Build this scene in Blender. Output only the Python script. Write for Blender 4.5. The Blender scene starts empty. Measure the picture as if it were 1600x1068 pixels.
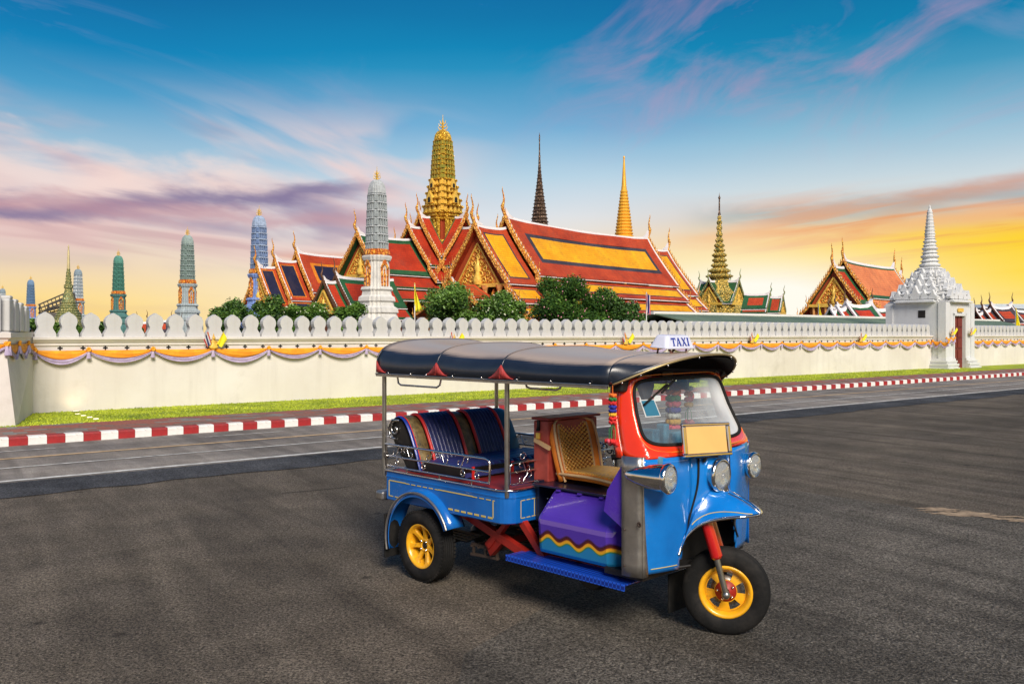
import bpy, math, random
from mathutils import Vector, Matrix
R = math.radians
random.seed(7)
S = bpy.context.scene
COL = S.collection

# ------------------------------------------------------------------ camera
cam_d = bpy.data.cameras.new('camera'); cam = bpy.data.objects.new('camera', cam_d); COL.objects.link(cam)
cam.location = (0, 0, 2.0); cam.rotation_euler = (R(90), 0, 0)
cam_d.sensor_width = 36; cam_d.lens = 1350 * 36 / 1600
cam_d.shift_y = -12 / 1600
cam_d.clip_start = .1; cam_d.clip_end = 3000
S.camera = cam
S.render.resolution_x = 1024; S.render.resolution_y = 683
# ------------------------------------------------------------------ view
S.view_settings.view_transform = 'Standard'; S.view_settings.look = 'None'
S.view_settings.exposure = 0; S.view_settings.gamma = 1

def lin(c, a=None):
    o = []
    for v in c[:3]:
        v = v / 255.0
        o.append(v / 12.92 if v <= .04045 else ((v + .055) / 1.055) ** 2.4)
    return (o[0], o[1], o[2], 1)

# ------------------------------------------------------------------ sky
SUN_AZ, SUN_EL = 164, 38      # degrees clockwise from +Y, elevation
W = bpy.data.worlds.new('World'); S.world = W; W.use_nodes = True
nt = W.node_tree; nt.nodes.clear()
def nd(t, **k):
    n = nt.nodes.new(t)
    for a, b in k.items(): setattr(n, a, b)
    return n
def lk(a, b): nt.links.new(a, b)
def mth(op, a, b=None, c=None, clamp=False):
    n = nd('ShaderNodeMath', operation=op, use_clamp=clamp)
    for i, v in enumerate((a, b, c)):
        if v is None: continue
        if isinstance(v, (int, float)): n.inputs[i].default_value = v
        else: lk(v, n.inputs[i])
    return n.outputs[0]
def mixc(f, a, b, mode='MIX'):
    n = nd('ShaderNodeMix', data_type='RGBA', blend_type=mode)
    for i, v in ((0, f), (6, a), (7, b)):
        if isinstance(v, (int, float)): n.inputs[i].default_value = v
        elif isinstance(v, tuple): n.inputs[i].default_value = v
        else: lk(v, n.inputs[i])
    return n.outputs[2]
def ramp(f, stops, interp='EASE'):
    n = nd('ShaderNodeValToRGB'); r = n.color_ramp; r.interpolation = interp
    while len(r.elements) < len(stops): r.elements.new(.5)
    for e, (p, c) in zip(r.elements, stops):
        e.position = p; e.color = c
    lk(f, n.inputs[0]); return n.outputs[0]
def sstep(v, a, b):
    n = nd('ShaderNodeMapRange', interpolation_type='SMOOTHSTEP')
    lk(v, n.inputs[0]); n.inputs[1].default_value = a; n.inputs[2].default_value = b
    return n.outputs[0]
tc = nd('ShaderNodeTexCoord'); sx = nd('ShaderNodeSeparateXYZ'); lk(tc.outputs['Generated'], sx.inputs[0])
X, Y, Z = sx.outputs
hyp = mth('MAXIMUM', mth('SQRT', mth('ADD', mth('MULTIPLY', X, X), mth('MULTIPLY', Y, Y))), .001)
e = mth('DIVIDE', Z, hyp)                      # tan(elevation)
az = mth('DIVIDE', X, hyp)                     # sin(azimuth)
def cnoise(su, sv, skew, det, seed, dist=0.0, rough=.55):
    cx = nd('ShaderNodeCombineXYZ')
    lk(mth('MULTIPLY', az, su), cx.inputs[0])
    lk(mth('MULTIPLY', mth('ADD', e, mth('MULTIPLY', az, skew)), sv), cx.inputs[1])
    lk(mth('ADD', mth('MULTIPLY', Y, .6), seed), cx.inputs[2])
    n = nd('ShaderNodeTexNoise'); lk(cx.outputs[0], n.inputs['Vector'])
    n.inputs['Scale'].default_value = 1; n.inputs['Detail'].default_value = det
    n.inputs['Roughness'].default_value = rough; n.inputs['Distortion'].default_value = dist
    return n.outputs['Fac']
warp = cnoise(2.2, 7, 0, 3, 3.1, 0)
ew = mth('ADD', e, mth('MULTIPLY', mth('SUBTRACT', warp, .5), .035))
E_ = mth('DIVIDE', ew, .6, clamp=True)
k = 1 / .6
left = ramp(E_, [(0, lin((252, 212, 120))), (.035*k, lin((253, 222, 152))), (.07*k, lin((240, 216, 186))), (.11*k, lin((226, 206, 200))),
    (.15*k, lin((208, 206, 214))), (.20*k, lin((158, 192, 214))), (.25*k, lin((84, 158, 200))), (.31*k, lin((24, 124, 178))),
    (.385*k, lin((4, 96, 152))), (.50*k, lin((6, 82, 142))), (1, lin((14, 80, 140)))], 'LINEAR')
right = ramp(E_, [(0, lin((255, 236, 190))), (.03*k, lin((255, 238, 170))), (.055*k, lin((255, 230, 92))), (.085*k, lin((255, 212, 74))),
    (.105*k, lin((248, 186, 120))), (.13*k, lin((205, 192, 192))), (.16*k, lin((206, 219, 226))), (.22*k, lin((150, 192, 214))),
    (.28*k, lin((78, 154, 190))), (.34*k, lin((20, 126, 172))), (.40*k, lin((2, 106, 158))), (1, lin((14, 80, 140)))], 'LINEAR')
mid = ramp(E_, [(0, lin((255, 240, 205))), (.06*k, lin((252, 236, 206))), (.10*k, lin((238, 226, 218))), (.135*k, lin((222, 226, 232))),
    (.18*k, lin((186, 212, 228))), (.24*k, lin((122, 176, 212))), (.30*k, lin((58, 146, 190))), (.36*k, lin((12, 118, 170))),
    (.42*k, lin((3, 100, 156))), (.55*k, lin((6, 84, 144))), (1, lin((14, 80, 140)))], 'LINEAR')
col = mixc(sstep(az, -.50, -.10), left, mid)
col = mixc(sstep(az, .05, .36), col, right)
# bright glow near the horizon where the sun has gone down
g1 = mth('MULTIPLY', mth('SUBTRACT', az, .27), 6.2); g2 = mth('MULTIPLY', mth('SUBTRACT', e, .028), 17)
front = sstep(Y, -.1, .35)
glow = mth('MULTIPLY', mth('POWER', 2.718, mth('MULTIPLY', -1, mth('ADD', mth('MULTIPLY', g1, g1), mth('MULTIPLY', g2, g2)))), front)
# deep yellow streaks low on the right
n_y = cnoise(3, 46, -.06, 4, 9.3, .4)
ymask = mth('MULTIPLY', mth('MULTIPLY', sstep(n_y, .45, .62), sstep(az, .26, .42)), mth('MULTIPLY', sstep(e, .02, .05), sstep(mth('MULTIPLY', e, -1), -.125, -.09)))
col = mixc(mth('MULTIPLY', ymask, .7), col, lin((255, 214, 30)))
# mauve / peach sheets of cloud, left and low
n_a = cnoise(3.4, 12, .30, 4, 1.7, .5, .5)
n_b = cnoise(2.8, 17, .12, 4, 5.2, .6, .5)
bandL = mth('MULTIPLY', sstep(e, .055, .12), sstep(mth('MULTIPLY', ew, -1), -.29, -.17))
lw = sstep(mth('MULTIPLY', az, -1), -.03, .20)
mA = mth('MULTIPLY', mth('MULTIPLY', sstep(n_a, .40, .56), bandL), lw)
colA = mixc(sstep(n_b, .36, .60), lin((150, 136, 164)), lin((248, 214, 206)))
col = mixc(mth('MULTIPLY', mA, .88), col, colA)
mB = mth('MULTIPLY', mth('MULTIPLY', sstep(n_b, .50, .64), sstep(mth('MULTIPLY', e, -1), -.18, -.10)), mth('MULTIPLY', lw, sstep(e, .015, .06)))
col = mixc(mth('MULTIPLY', mB, .62), col, lin((196, 158, 162)))
# long mauve tongue reaching in from the left
def tongue(col, e0, slope, curve, thick, a0, a1, c, amt, ns):
    line = mth('ADD', mth('ADD', mth('MULTIPLY', az, slope), e0), mth('MULTIPLY', mth('MULTIPLY', az, az), curve))
    wv = mth('MULTIPLY', mth('SUBTRACT', cnoise(7, 24, .1, 5, ns, .4), .5), thick * 3.4)
    d = mth('ABSOLUTE', mth('ADD', mth('SUBTRACT', e, line), wv))
    m = sstep(mth('MULTIPLY', d, -1), -thick, 0)
    m = mth('MULTIPLY', m, sstep(az, a0, a0 + .08)) if a0 > -1 else m
    m = mth('MULTIPLY', m, sstep(mth('MULTIPLY', az, -1), -a1, -a1 + .12))
    return mixc(mth('MULTIPLY', mth('MULTIPLY', m, amt), front), col, c)
col = tongue(col, .160, .0, .0, .042, -.60, -.20, lin((250, 224, 214)), .72, 6.6)
col = tongue(col, .178, .10, .0, .016, -.60, -.10, lin((126, 112, 150)), .85, 2.4)
col = tongue(col, .118, -.03, .0, .018, -.60, -.02, lin((196, 150, 158)), .6, 8.8)
col = tongue(col, .085, .0, .0, .012, -.30, .02, lin((240, 178, 150)), .55, 1.1)
# slate and orange bars on the right
col = tongue(col, .118, .045, .0, .020, .18, .75, lin((150, 172, 188)), .75, 4.4)
col = tongue(col, .092, .060, .0, .012, .16, .75, lin((240, 176, 142)), .75, 7.4)
col = tongue(col, .045, .22, .0, .016, .36, .75, lin((204, 138, 118)), .55, 3.3)
h1 = mth('MULTIPLY', mth('SUBTRACT', az, .38), 3.4); h2 = mth('MULTIPLY', mth('SUBTRACT', e, .055), 17)
halo = mth('MULTIPLY', mth('POWER', 2.718, mth('MULTIPLY', -1, mth('ADD', mth('MULTIPLY', h1, h1), mth('MULTIPLY', h2, h2)))), front)
col = mixc(mth('MULTIPLY', halo, .85, clamp=True), col, lin((255, 216, 52)))
stk = cnoise(4.5, 60, -.10, 5, 31.0, .5)
col = mixc(mth('MULTIPLY', mth('MULTIPLY', sstep(stk, .48, .66), mth('MULTIPLY', sstep(az, .20, .34), sstep(mth('MULTIPLY', e, -1), -.17, -.12))), mth('MULTIPLY', sstep(e, .03, .06), .6)), col, lin((236, 150, 84)))
col = mixc(mth('MULTIPLY', glow, 1.25, clamp=True), col, lin((255, 252, 240)))
# pink wisps high up
n_c = cnoise(6.5, 12, -.45, 7, 12.4, .7, .6)
mC = mth('MULTIPLY', mth('MULTIPLY', sstep(n_c, .42, .84), mth('MULTIPLY', sstep(e, .17, .24), sstep(mth('MULTIPLY', e, -1), -.46, -.36))), sstep(az, -.05, .22))
col = mixc(mth('MULTIPLY', mC, .62), col, lin((206, 150, 178)))
n_d = cnoise(3.2, 9, .2, 6, 20.4, .7, .6)
mD = mth('MULTIPLY', mth('MULTIPLY', sstep(n_d, .50, .72), sstep(e, .2, .27)), sstep(mth('MULTIPLY', e, -1), -.6, -.42))
col = mixc(mth('MULTIPLY', mD, .35), col, lin((150, 160, 196)))
# below the horizon: dim ground tone
col = mixc(sstep(mth('MULTIPLY', e, -1), .0, .03), col, lin((90, 84, 78)))
hs_ = nd('ShaderNodeHueSaturation'); hs_.inputs['Saturation'].default_value = 1.06; hs_.inputs['Value'].default_value = .98; lk(col, hs_.inputs['Color']); col = hs_.outputs[0]
sky = nd('ShaderNodeTexSky', sky_type='NISHITA'); sky.sun_disc = False
sky.sun_elevation = R(SUN_EL); sky.sun_rotation = R(SUN_AZ)
bg1 = nd('ShaderNodeBackground'); lk(col, bg1.inputs[0]); bg1.inputs[1].default_value = 1.0
bg2 = nd('ShaderNodeBackground'); lk(sky.outputs[0], bg2.inputs[0]); bg2.inputs[1].default_value = .004
add = nd('ShaderNodeAddShader'); lk(bg1.outputs[0], add.inputs[0]); lk(bg2.outputs[0], add.inputs[1])
wo = nd('ShaderNodeOutputWorld'); lk(add.outputs[0], wo.inputs[0])
# ------------------------------------------------------------------ sun
sd = bpy.data.lights.new('sun', 'SUN'); so = bpy.data.objects.new('sun', sd); COL.objects.link(so)
sd.energy = 4.6; sd.angle = R(24); sd.color = (1, .90, .78)
dv = Vector((math.sin(R(SUN_AZ)) * math.cos(R(SUN_EL)), math.cos(R(SUN_AZ)) * math.cos(R(SUN_EL)), math.sin(R(SUN_EL))))
so.rotation_euler = dv.to_track_quat('Z', 'Y').to_euler()

# ------------------------------------------------------------------ materials
MATS = {}
def mat(name, c, rough=.6, metal=0, var=.12, vs=3.0, bump=0, bs=30, spec=.5, coat=0, c2=None, trans=0, sheen=0, hue=None):
    """procedural material: base colour broken up by two scales of noise, optional fine relief"""
    if name in MATS: return MATS[name]
    m = bpy.data.materials.new(name); m.use_nodes = True; t = m.node_tree; b = t.nodes['Principled BSDF']
    tc = t.nodes.new('ShaderNodeTexCoord')
    n = t.nodes.new('ShaderNodeTexNoise'); n.inputs['Scale'].default_value = vs; n.inputs['Detail'].default_value = 8
    n.inputs['Roughness'].default_value = .65
    t.links.new(tc.outputs['Object'], n.inputs['Vector'])
    mr = t.nodes.new('ShaderNodeMapRange'); mr.inputs[1].default_value = .3; mr.inputs[2].default_value = .7
    t.links.new(n.outputs['Fac'], mr.inputs[0])
    mx = t.nodes.new('ShaderNodeMix'); mx.data_type = 'RGBA'
    ca = tuple(max(0, v * (1 - var)) for v in c[:3]) + (1,)
    cb = tuple(min(1, v * (1 + var)) for v in (c2 or c)[:3]) + (1,)
    mx.inputs[6].default_value = ca; mx.inputs[7].default_value = cb
    t.links.new(mr.outputs[0], mx.inputs[0]); t.links.new(mx.outputs[2], b.inputs['Base Color'])
    rr = t.nodes.new('ShaderNodeMapRange'); rr.inputs[3].default_value = max(.02, rough - .07); rr.inputs[4].default_value = min(1, rough + .1)
    t.links.new(n.outputs['Fac'], rr.inputs[0]); t.links.new(rr.outputs[0], b.inputs['Roughness'])
    b.inputs['Metallic'].default_value = metal; b.inputs['Specular IOR Level'].default_value = spec
    b.inputs['Coat Weight'].default_value = coat; b.inputs['Coat Roughness'].default_value = .06
    b.inputs['Transmission Weight'].default_value = trans; b.inputs['Sheen Weight'].default_value = sheen
    if bump:
        n2 = t.nodes.new('ShaderNodeTexNoise'); n2.inputs['Scale'].default_value = bs; n2.inputs['Detail'].default_value = 5
        t.links.new(tc.outputs['Object'], n2.inputs['Vector'])
        bp = t.nodes.new('ShaderNodeBump'); bp.inputs['Strength'].default_value = bump; bp.inputs['Distance'].default_value = .02
        t.links.new(n2.outputs['Fac'], bp.inputs['Height']); t.links.new(bp.outputs[0], b.inputs['Normal'])
    MATS[name] = m; return m
def tree_of(m): return m.node_tree, m.node_tree.nodes['Principled BSDF']

def mat_tiles(name, c, c2, sc=3.0, rough=.55, var=.16):
    """glazed roof tiles in courses"""
    m = mat(name, c, rough, 0, var, .35, c2=c2, spec=.3); t, b = tree_of(m)
    tc = [n for n in t.nodes if n.type == 'TEX_COORD'][0]
    br = t.nodes.new('ShaderNodeTexBrick'); br.inputs['Scale'].default_value = sc
    br.inputs['Mortar Size'].default_value = .04; br.inputs['Color1'].default_value = (.82, .82, .82, 1)
    br.inputs['Color2'].default_value = (1, 1, 1, 1); br.inputs['Mortar'].default_value = (.5, .5, .5, 1)
    br.inputs['Brick Width'].default_value = .9; br.inputs['Row Height'].default_value = .8
    sep = t.nodes.new('ShaderNodeSeparateXYZ'); cm = t.nodes.new('ShaderNodeCombineXYZ')
    t.links.new(tc.outputs['Object'], sep.inputs[0]); t.links.new(sep.outputs[0], cm.inputs[0]); t.links.new(sep.outputs[2], cm.inputs[1])
    t.links.new(cm.outputs[0], br.inputs['Vector'])
    mx = t.nodes.new('ShaderNodeMix'); mx.data_type = 'RGBA'; mx.blend_type = 'MULTIPLY'; mx.inputs[0].default_value = .8
    src = b.inputs['Base Color'].links[0].from_socket
    t.links.new(src, mx.inputs[6]); t.links.new(br.outputs['Color'], mx.inputs[7]); t.links.new(mx.outputs[2], b.inputs['Base Color'])
    bp = t.nodes.new('ShaderNodeBump'); bp.inputs['Strength'].default_value = .5; bp.inputs['Distance'].default_value = .06
    t.links.new(br.outputs['Fac'], bp.inputs['Height']); bp.invert = True; t.links.new(bp.outputs[0], b.inputs['Normal'])
    return m
def mat_ornate(name, c, c2, sc=3.0, metal=.3, rough=.4, strength=.9, lo=.05, hi=.35):
    """gilded relief over a darker ground: voronoi cells give small lumps"""
    m = mat(name, c, rough, metal, .2, 2.0); t, b = tree_of(m)
    tc = [n for n in t.nodes if n.type == 'TEX_COORD'][0]
    v = t.nodes.new('ShaderNodeTexVoronoi'); v.inputs['Scale'].default_value = sc; v.feature = 'DISTANCE_TO_EDGE'
    t.links.new(tc.outputs['Object'], v.inputs['Vector'])
    mr = t.nodes.new('ShaderNodeMapRange'); mr.inputs[1].default_value = lo; mr.inputs[2].default_value = hi
    t.links.new(v.outputs['Distance'], mr.inputs[0])
    mx = t.nodes.new('ShaderNodeMix'); mx.data_type = 'RGBA'
    src = b.inputs['Base Color'].links[0].from_socket
    mx.inputs[6].default_value = c2; t.links.new(src, mx.inputs[7]); t.links.new(mr.outputs[0], mx.inputs[0])
    t.links.new(mx.outputs[2], b.inputs['Base Color'])
    bp = t.nodes.new('ShaderNodeBump'); bp.inputs['Strength'].default_value = strength; bp.inputs['Distance'].default_value = .12
    t.links.new(mr.outputs[0], bp.inputs['Height']); t.links.new(bp.outputs[0], b.inputs['Normal'])
    return m

def scuff(m, c, sc=3.0, lo=.55, hi=.72, amt=.6, stretch=(1, 1, 1), rough=.85):
    """irregular dirt, chips and dust over a finished material"""
    t, b = tree_of(m); tc = [n for n in t.nodes if n.type == 'TEX_COORD'][0]
    mp = t.nodes.new('ShaderNodeMapping'); mp.inputs['Scale'].default_value = stretch; mp.inputs['Location'].default_value = (sc, 1.7, .3); t.links.new(tc.outputs['Object'], mp.inputs[0])
    n = t.nodes.new('ShaderNodeTexNoise'); n.inputs['Scale'].default_value = sc; n.inputs['Detail'].default_value = 9; n.inputs['Roughness'].default_value = .72
    t.links.new(mp.outputs[0], n.inputs['Vector'])
    mr = t.nodes.new('ShaderNodeMapRange'); mr.inputs[1].default_value = lo; mr.inputs[2].default_value = hi; mr.inputs[4].default_value = amt; t.links.new(n.outputs['Fac'], mr.inputs[0])
    mx = t.nodes.new('ShaderNodeMix'); mx.data_type = 'RGBA'; t.links.new(mr.outputs[0], mx.inputs[0]); t.links.new(b.inputs['Base Color'].links[0].from_socket, mx.inputs[6]); mx.inputs[7].default_value = c
    t.links.new(mx.outputs[2], b.inputs['Base Color'])
    mx2 = t.nodes.new('ShaderNodeMix'); t.links.new(mr.outputs[0], mx2.inputs[0]); t.links.new(b.inputs['Roughness'].links[0].from_socket, mx2.inputs[2]); mx2.inputs[3].default_value = rough; t.links.new(mx2.outputs[0], b.inputs['Roughness'])
GOLD = mat('gold_leaf', (.95, .52, .09, 1), .42, .15, .35, 4, bump=.5, bs=9)
GOLDD = mat_ornate('gold_carving', (.95, .42, .06, 1), (.58, .13, .02, 1), 2.2, .05, .45, .9, .03, .25)
GOLDY = mat_ornate('gold_mosaic', (.95, .58, .07, 1), (.50, .27, .02, 1), 2.6, .3, .35, .7, .02, .2)
WHITE = mat('white_plaster', (.74, .73, .70, 1), .75, 0, .06, .7, bump=.15, bs=14)
EDGEW = mat('white_roof_edge', (.78, .75, .76, 1), .6, 0, .08, 1.5)

# ------------------------------------------------------------------ mesh helpers
class MB:
    def __init__(s): s.v = []; s.f = []; s.m = []; s.sm = []
    def add(s, vs, fs, m=0, smooth=False):
        o = len(s.v); s.v += [tuple(p) for p in vs]
        for f in fs: s.f.append(tuple(i + o for i in f)); s.m.append(m); s.sm.append(smooth)
        return s
    def box(s, x0, x1, y0, y1, z0, z1, m=0):
        if x0 > x1: x0, x1 = x1, x0
        if y0 > y1: y0, y1 = y1, y0
        if z0 > z1: z0, z1 = z1, z0
        v = [(x0,y0,z0),(x1,y0,z0),(x1,y1,z0),(x0,y1,z0),(x0,y0,z1),(x1,y0,z1),(x1,y1,z1),(x0,y1,z1)]
        return s.add(v, [(0,3,2,1),(4,5,6,7),(0,1,5,4),(1,2,6,5),(2,3,7,6),(3,0,4,7)], m)
    def obox(s, M, sx, sy, sz, m=0):
        v = [M @ Vector((a*sx/2, b*sy/2, c*sz/2)) for c in (-1,1) for a, b in ((-1,-1),(1,-1),(1,1),(-1,1))]
        return s.add(v, [(0,3,2,1),(4,5,6,7),(0,1,5,4),(1,2,6,5),(2,3,7,6),(3,0,4,7)], m)
    def bar(s, p, q, w, h, m=0):
        p = Vector(p); q = Vector(q); d = q - p
        rot = d.to_track_quat('X', 'Z').to_matrix().to_4x4(); rot.translation = (p + q) / 2
        return s.obox(rot, d.length, w, h, m)
    def tube(s, pts, r, n=8, m=0, closed=False, cap=True, smooth=True, flat=1.0):
        P = [Vector(p) for p in pts]; N = len(P)
        rs = r if isinstance(r, (list, tuple)) else [r] * N
        T = []
        for i in range(N):
            a = P[(i - 1) % N] if (closed or i > 0) else P[i]
            b = P[(i + 1) % N] if (closed or i < N - 1) else P[i]
            T.append((b - a).normalized())
        ref = Vector((0, 0, 1)) if abs(T[0].z) < .9 else Vector((1, 0, 0))
        u = T[0].cross(ref).normalized(); vs = []
        for i in range(N):
            if i:
                ax = T[i-1].cross(T[i])
                if ax.length > 1e-6:
                    u = Matrix.Rotation(T[i-1].angle(T[i]), 3, ax.normalized()) @ u
            w = T[i].cross(u)
            for j in range(n):
                a = 2 * math.pi * j / n
                vs.append(P[i] + (u * math.cos(a) + w * math.sin(a) * flat) * rs[i])
        fs = []
        for i in range(N if closed else N - 1):
            i2 = (i + 1) % N
            for j in range(n):
                j2 = (j + 1) % n
                fs.append((i*n+j, i*n+j2, i2*n+j2, i2*n+j))
        s.add(vs, fs, m, smooth)
        if cap and not closed:
            s.add(vs[:n], [tuple(range(n))[::-1]], m); s.add(vs[-n:], [tuple(range(n))], m)
        return s
    def lathe(s, prof, n=16, M=None, m=0, smooth=True, capb=True):
        M = M or Matrix(); vs = []; fs = []
        for r, z in prof:
            for j in range(n):
                a = 2 * math.pi * j / n
                vs.append(M @ Vector((r * math.cos(a), r * math.sin(a), z)))
        for i in range(len(prof) - 1):
            for j in range(n):
                j2 = (j + 1) % n; fs.append((i*n+j, i*n+j2, (i+1)*n+j2, (i+1)*n+j))
        s.add(vs, fs, m, smooth)
        if capb:
            if prof[0][0] > 1e-4: s.add(vs[:n], [tuple(range(n))[::-1]], m)
            if prof[-1][0] > 1e-4: s.add(vs[-n:], [tuple(range(n))], m)
        return s
    def rings(s, rings, m=0, smooth=False, cap=True):
        n = len(rings[0]); vs = [p for r in rings for p in r]; fs = []
        for i in range(len(rings) - 1):
            for j in range(n):
                j2 = (j + 1) % n; fs.append((i*n+j, i*n+j2, (i+1)*n+j2, (i+1)*n+j))
        s.add(vs, fs, m, smooth)
        if cap: s.add(rings[0], [tuple(range(n))[::-1]], m); s.add(rings[-1], [tuple(range(n))], m)
        return s
    def prism(s, outline, f0, f1, m=0, smooth=False):
        """outline 2D points; f0/f1 map (a,b) to 3D for the two faces"""
        n = len(outline); a = [f0(*p) for p in outline]; b = [f1(*p) for p in outline]
        s.add(a + b, [tuple(range(n))[::-1], tuple(range(n, 2*n))], m)
        s.add(a + b, [(j, (j+1) % n, n + (j+1) % n, n + j) for j in range(n)], m, smooth)
        return s
    def grid(s, fn, nu, nv, m=0, smooth=True, wrap=False):
        vs = [fn(i / nu, j / nv) for i in range(nu + 1) for j in range(nv + 1)]
        fs = [(i*(nv+1)+j, (i+1)*(nv+1)+j, (i+1)*(nv+1)+j+1, i*(nv+1)+j+1) for i in range(nu) for j in range(nv)]
        return s.add(vs, fs, m, smooth)
    def ball(s, c, r, m=0, n=8, sz=1):
        k = max(3, n // 2)
        return s.lathe([(max(r * math.sin(math.pi*i/k), 1e-5), -r * sz * math.cos(math.pi*i/k)) for i in range(k+1)], n, Matrix.Translation(c), m, True, False)
    def mesh(s, name, mats):
        me = bpy.data.meshes.new(name); me.from_pydata(s.v, [], s.f)
        for m in (mats if isinstance(mats, (list, tuple)) else [mats]): me.materials.append(m)
        me.polygons.foreach_set('material_index', s.m); me.polygons.foreach_set('use_smooth', s.sm); me.update()
        return me
    def build(s, name, mats, parent=None, solid=0, bevel=0, label=None, **kw):
        o = bpy.data.objects.new(name, s.mesh(name, mats)); COL.objects.link(o); o.parent = parent
        if solid:
            md = o.modifiers.new('thickness', 'SOLIDIFY'); md.thickness = solid; md.offset = 0
        if bevel:
            md = o.modifiers.new('bevel', 'BEVEL'); md.width = bevel; md.segments = 2; md.limit_method = 'ANGLE'; md.angle_limit = R(40)
        if label: o['label'] = label
        for a, b in kw.items(): o[a] = b
        return o
def dup(o, name, parent=None, loc=None, rz=None):
    c = o.copy(); c.name = name; COL.objects.link(c); c.parent = parent
    if loc is not None: c.location = loc
    if rz is not None: c.rotation_euler = (0, 0, rz)
    return c
def copy_tree(o, parent=None):
    c = o.copy(); COL.objects.link(c); c.parent = parent
    if parent is not None: c.matrix_parent_inverse = o.matrix_parent_inverse
    for ch in KIDS.get(o, list(o.children)): copy_tree(ch, c)
    return c
KIDS = {}
def thing(name, loc, label, cat, rz=0, group=None):
    o = bpy.data.objects.new(name, None); COL.objects.link(o); o.location = loc; o.rotation_euler = (0, 0, rz)
    o.empty_display_size = .2; o['label'] = label; o['category'] = cat
    if group: o['group'] = group
    return o
def tag(o, label, cat, group=None):
    o['label'] = label; o['category'] = cat
    if group: o['group'] = group
    return o
def Pt(px, py, d):
    """where a ray of the photograph meets depth d (metres along +Y)"""
    return Vector(((px - 800) / 1350 * d, d, 2.0 - (py - 522) / 1350 * d))

# ================================================================== GROUND
WA = Vector((-11.2, 20.2, 0)); WU = Vector((.787, .617, 0)); WN = Vector((.617, -.787, 0))
def wp(t, n, z=0): return WA + WU * t + WN * n + Vector((0, 0, z))
WROT = math.atan2(.617, .787)

def asphalt(name, base, grit, tint, near=True):
    m = bpy.data.materials.new(name); m.use_nodes = True; t = m.node_tree; b = t.nodes['Principled BSDF']
    N = t.nodes.new; L = t.links.new
    tc = N('ShaderNodeTexCoord')
    def noise(sc, det=6, rough=.6, vec=None, dist=0):
        n = N('ShaderNodeTexNoise'); n.inputs['Scale'].default_value = sc; n.inputs['Detail'].default_value = det
        n.inputs['Roughness'].default_value = rough; n.inputs['Distortion'].default_value = dist
        L(vec or tc.outputs['Object'], n.inputs['Vector']); return n.outputs['Fac']
    def rng(v, a, b_, c, d):
        n = N('ShaderNodeMapRange'); L(v, n.inputs[0])
        for i, x in enumerate((a, b_, c, d)): n.inputs[i+1].default_value = x
        return n.outputs[0]
    def mul(a, b_):
        n = N('ShaderNodeMath'); n.operation = 'MULTIPLY'; L(a, n.inputs[0])
        if isinstance(b_, float): n.inputs[1].default_value = b_
        else: L(b_, n.inputs[1])
        return n.outputs[0]
    big = rng(noise(.28, 5), .3, .7, .70, 1.35)
    med = rng(noise(2.2, 8, .7), .3, .7, .82, 1.2)
    fine = rng(noise(58, 2, .85), .34, .66, 1 - grit * .82, 1 + grit * 1.45)
    fine2 = rng(noise(24, 3, .8), .34, .68, 1 - grit * .42, 1 + grit * .42)
    # tyre sweeps: long curved streaks
    mp = N('ShaderNodeMapping'); mp.vector_type = 'TEXTURE'; mp.inputs['Rotation'].default_value = (0, 0, R(-57)); mp.inputs['Scale'].default_value = (9, .85, 1)
    L(tc.outputs['Object'], mp.inputs[0])
    tr = rng(noise(1.5, 4, .55, mp.outputs[0], 1.1), .36, .62, .70, 1.10)
    mp2 = N('ShaderNodeMapping'); mp2.vector_type = 'TEXTURE'; mp2.inputs['Rotation'].default_value = (0, 0, R(38)); mp2.inputs['Scale'].default_value = (10, .8, 1); mp2.inputs['Location'].default_value = (3, 7, 0)
    L(tc.outputs['Object'], mp2.inputs[0])
    tr2 = rng(noise(1.2, 5, .6, mp2.outputs[0], .9), .36, .62, .90, 1.06)
    v = N('ShaderNodeTexVoronoi'); v.inputs['Scale'].default_value = 60; L(tc.outputs['Object'], v.inputs['Vector'])
    sp = rng(v.outputs['Distance'], .0, .30, 1.9 if near else 1.0, 1.0)
    # small oil spots and pits
    v2 = N('ShaderNodeTexVoronoi'); v2.inputs['Scale'].default_value = 1.3; L(tc.outputs['Object'], v2.inputs['Vector'])
    spot = rng(v2.outputs['Distance'], .03, .09, .45, 1.0)
    f = mul(mul(mul(big, med), mul(fine, fine2)), mul(mul(tr, tr2), mul(sp, spot)))
    mx = N('ShaderNodeMix'); mx.data_type = 'RGBA'; L(rng(noise(.5, 4), .35, .65, 0, 1), mx.inputs[0])
    mx.inputs[6].default_value = base; mx.inputs[7].default_value = tint
    vm = N('ShaderNodeVectorMath'); vm.operation = 'SCALE'; L(mx.outputs[2], vm.inputs[0]); L(f, vm.inputs['Scale'])
    L(vm.outputs[0], b.inputs['Base Color'])
    b.inputs['Specular IOR Level'].default_value = .28
    L(rng(med, .8, 1.2, .98, .8), b.inputs['Roughness'])
    bp = N('ShaderNodeBump'); bp.inputs['Strength'].default_value = 1.0; bp.inputs['Distance'].default_value = .014
    n3 = N('ShaderNodeMath'); n3.operation = 'ADD'; L(fine, n3.inputs[0]); L(fine2, n3.inputs[1])
    L(n3.outputs[0], bp.inputs['Height']); L(bp.outputs[0], b.inputs['Normal'])
    MATS[name] = m; return m
ASPH = asphalt('plaza_asphalt', (.134, .112, .087, 1), 1.0, (.176, .145, .108, 1))
ASPR = asphalt('road_asphalt', (.225, .205, .185, 1), .25, (.290, .255, .215, 1), False)
ASPD = asphalt('tarred_asphalt', (.042, .046, .054, 1), .9, (.100, .104, .112, 1), False)
ASPL = asphalt('patched_asphalt', (.140, .125, .103, 1), 1.0, (.170, .150, .122, 1))
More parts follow.
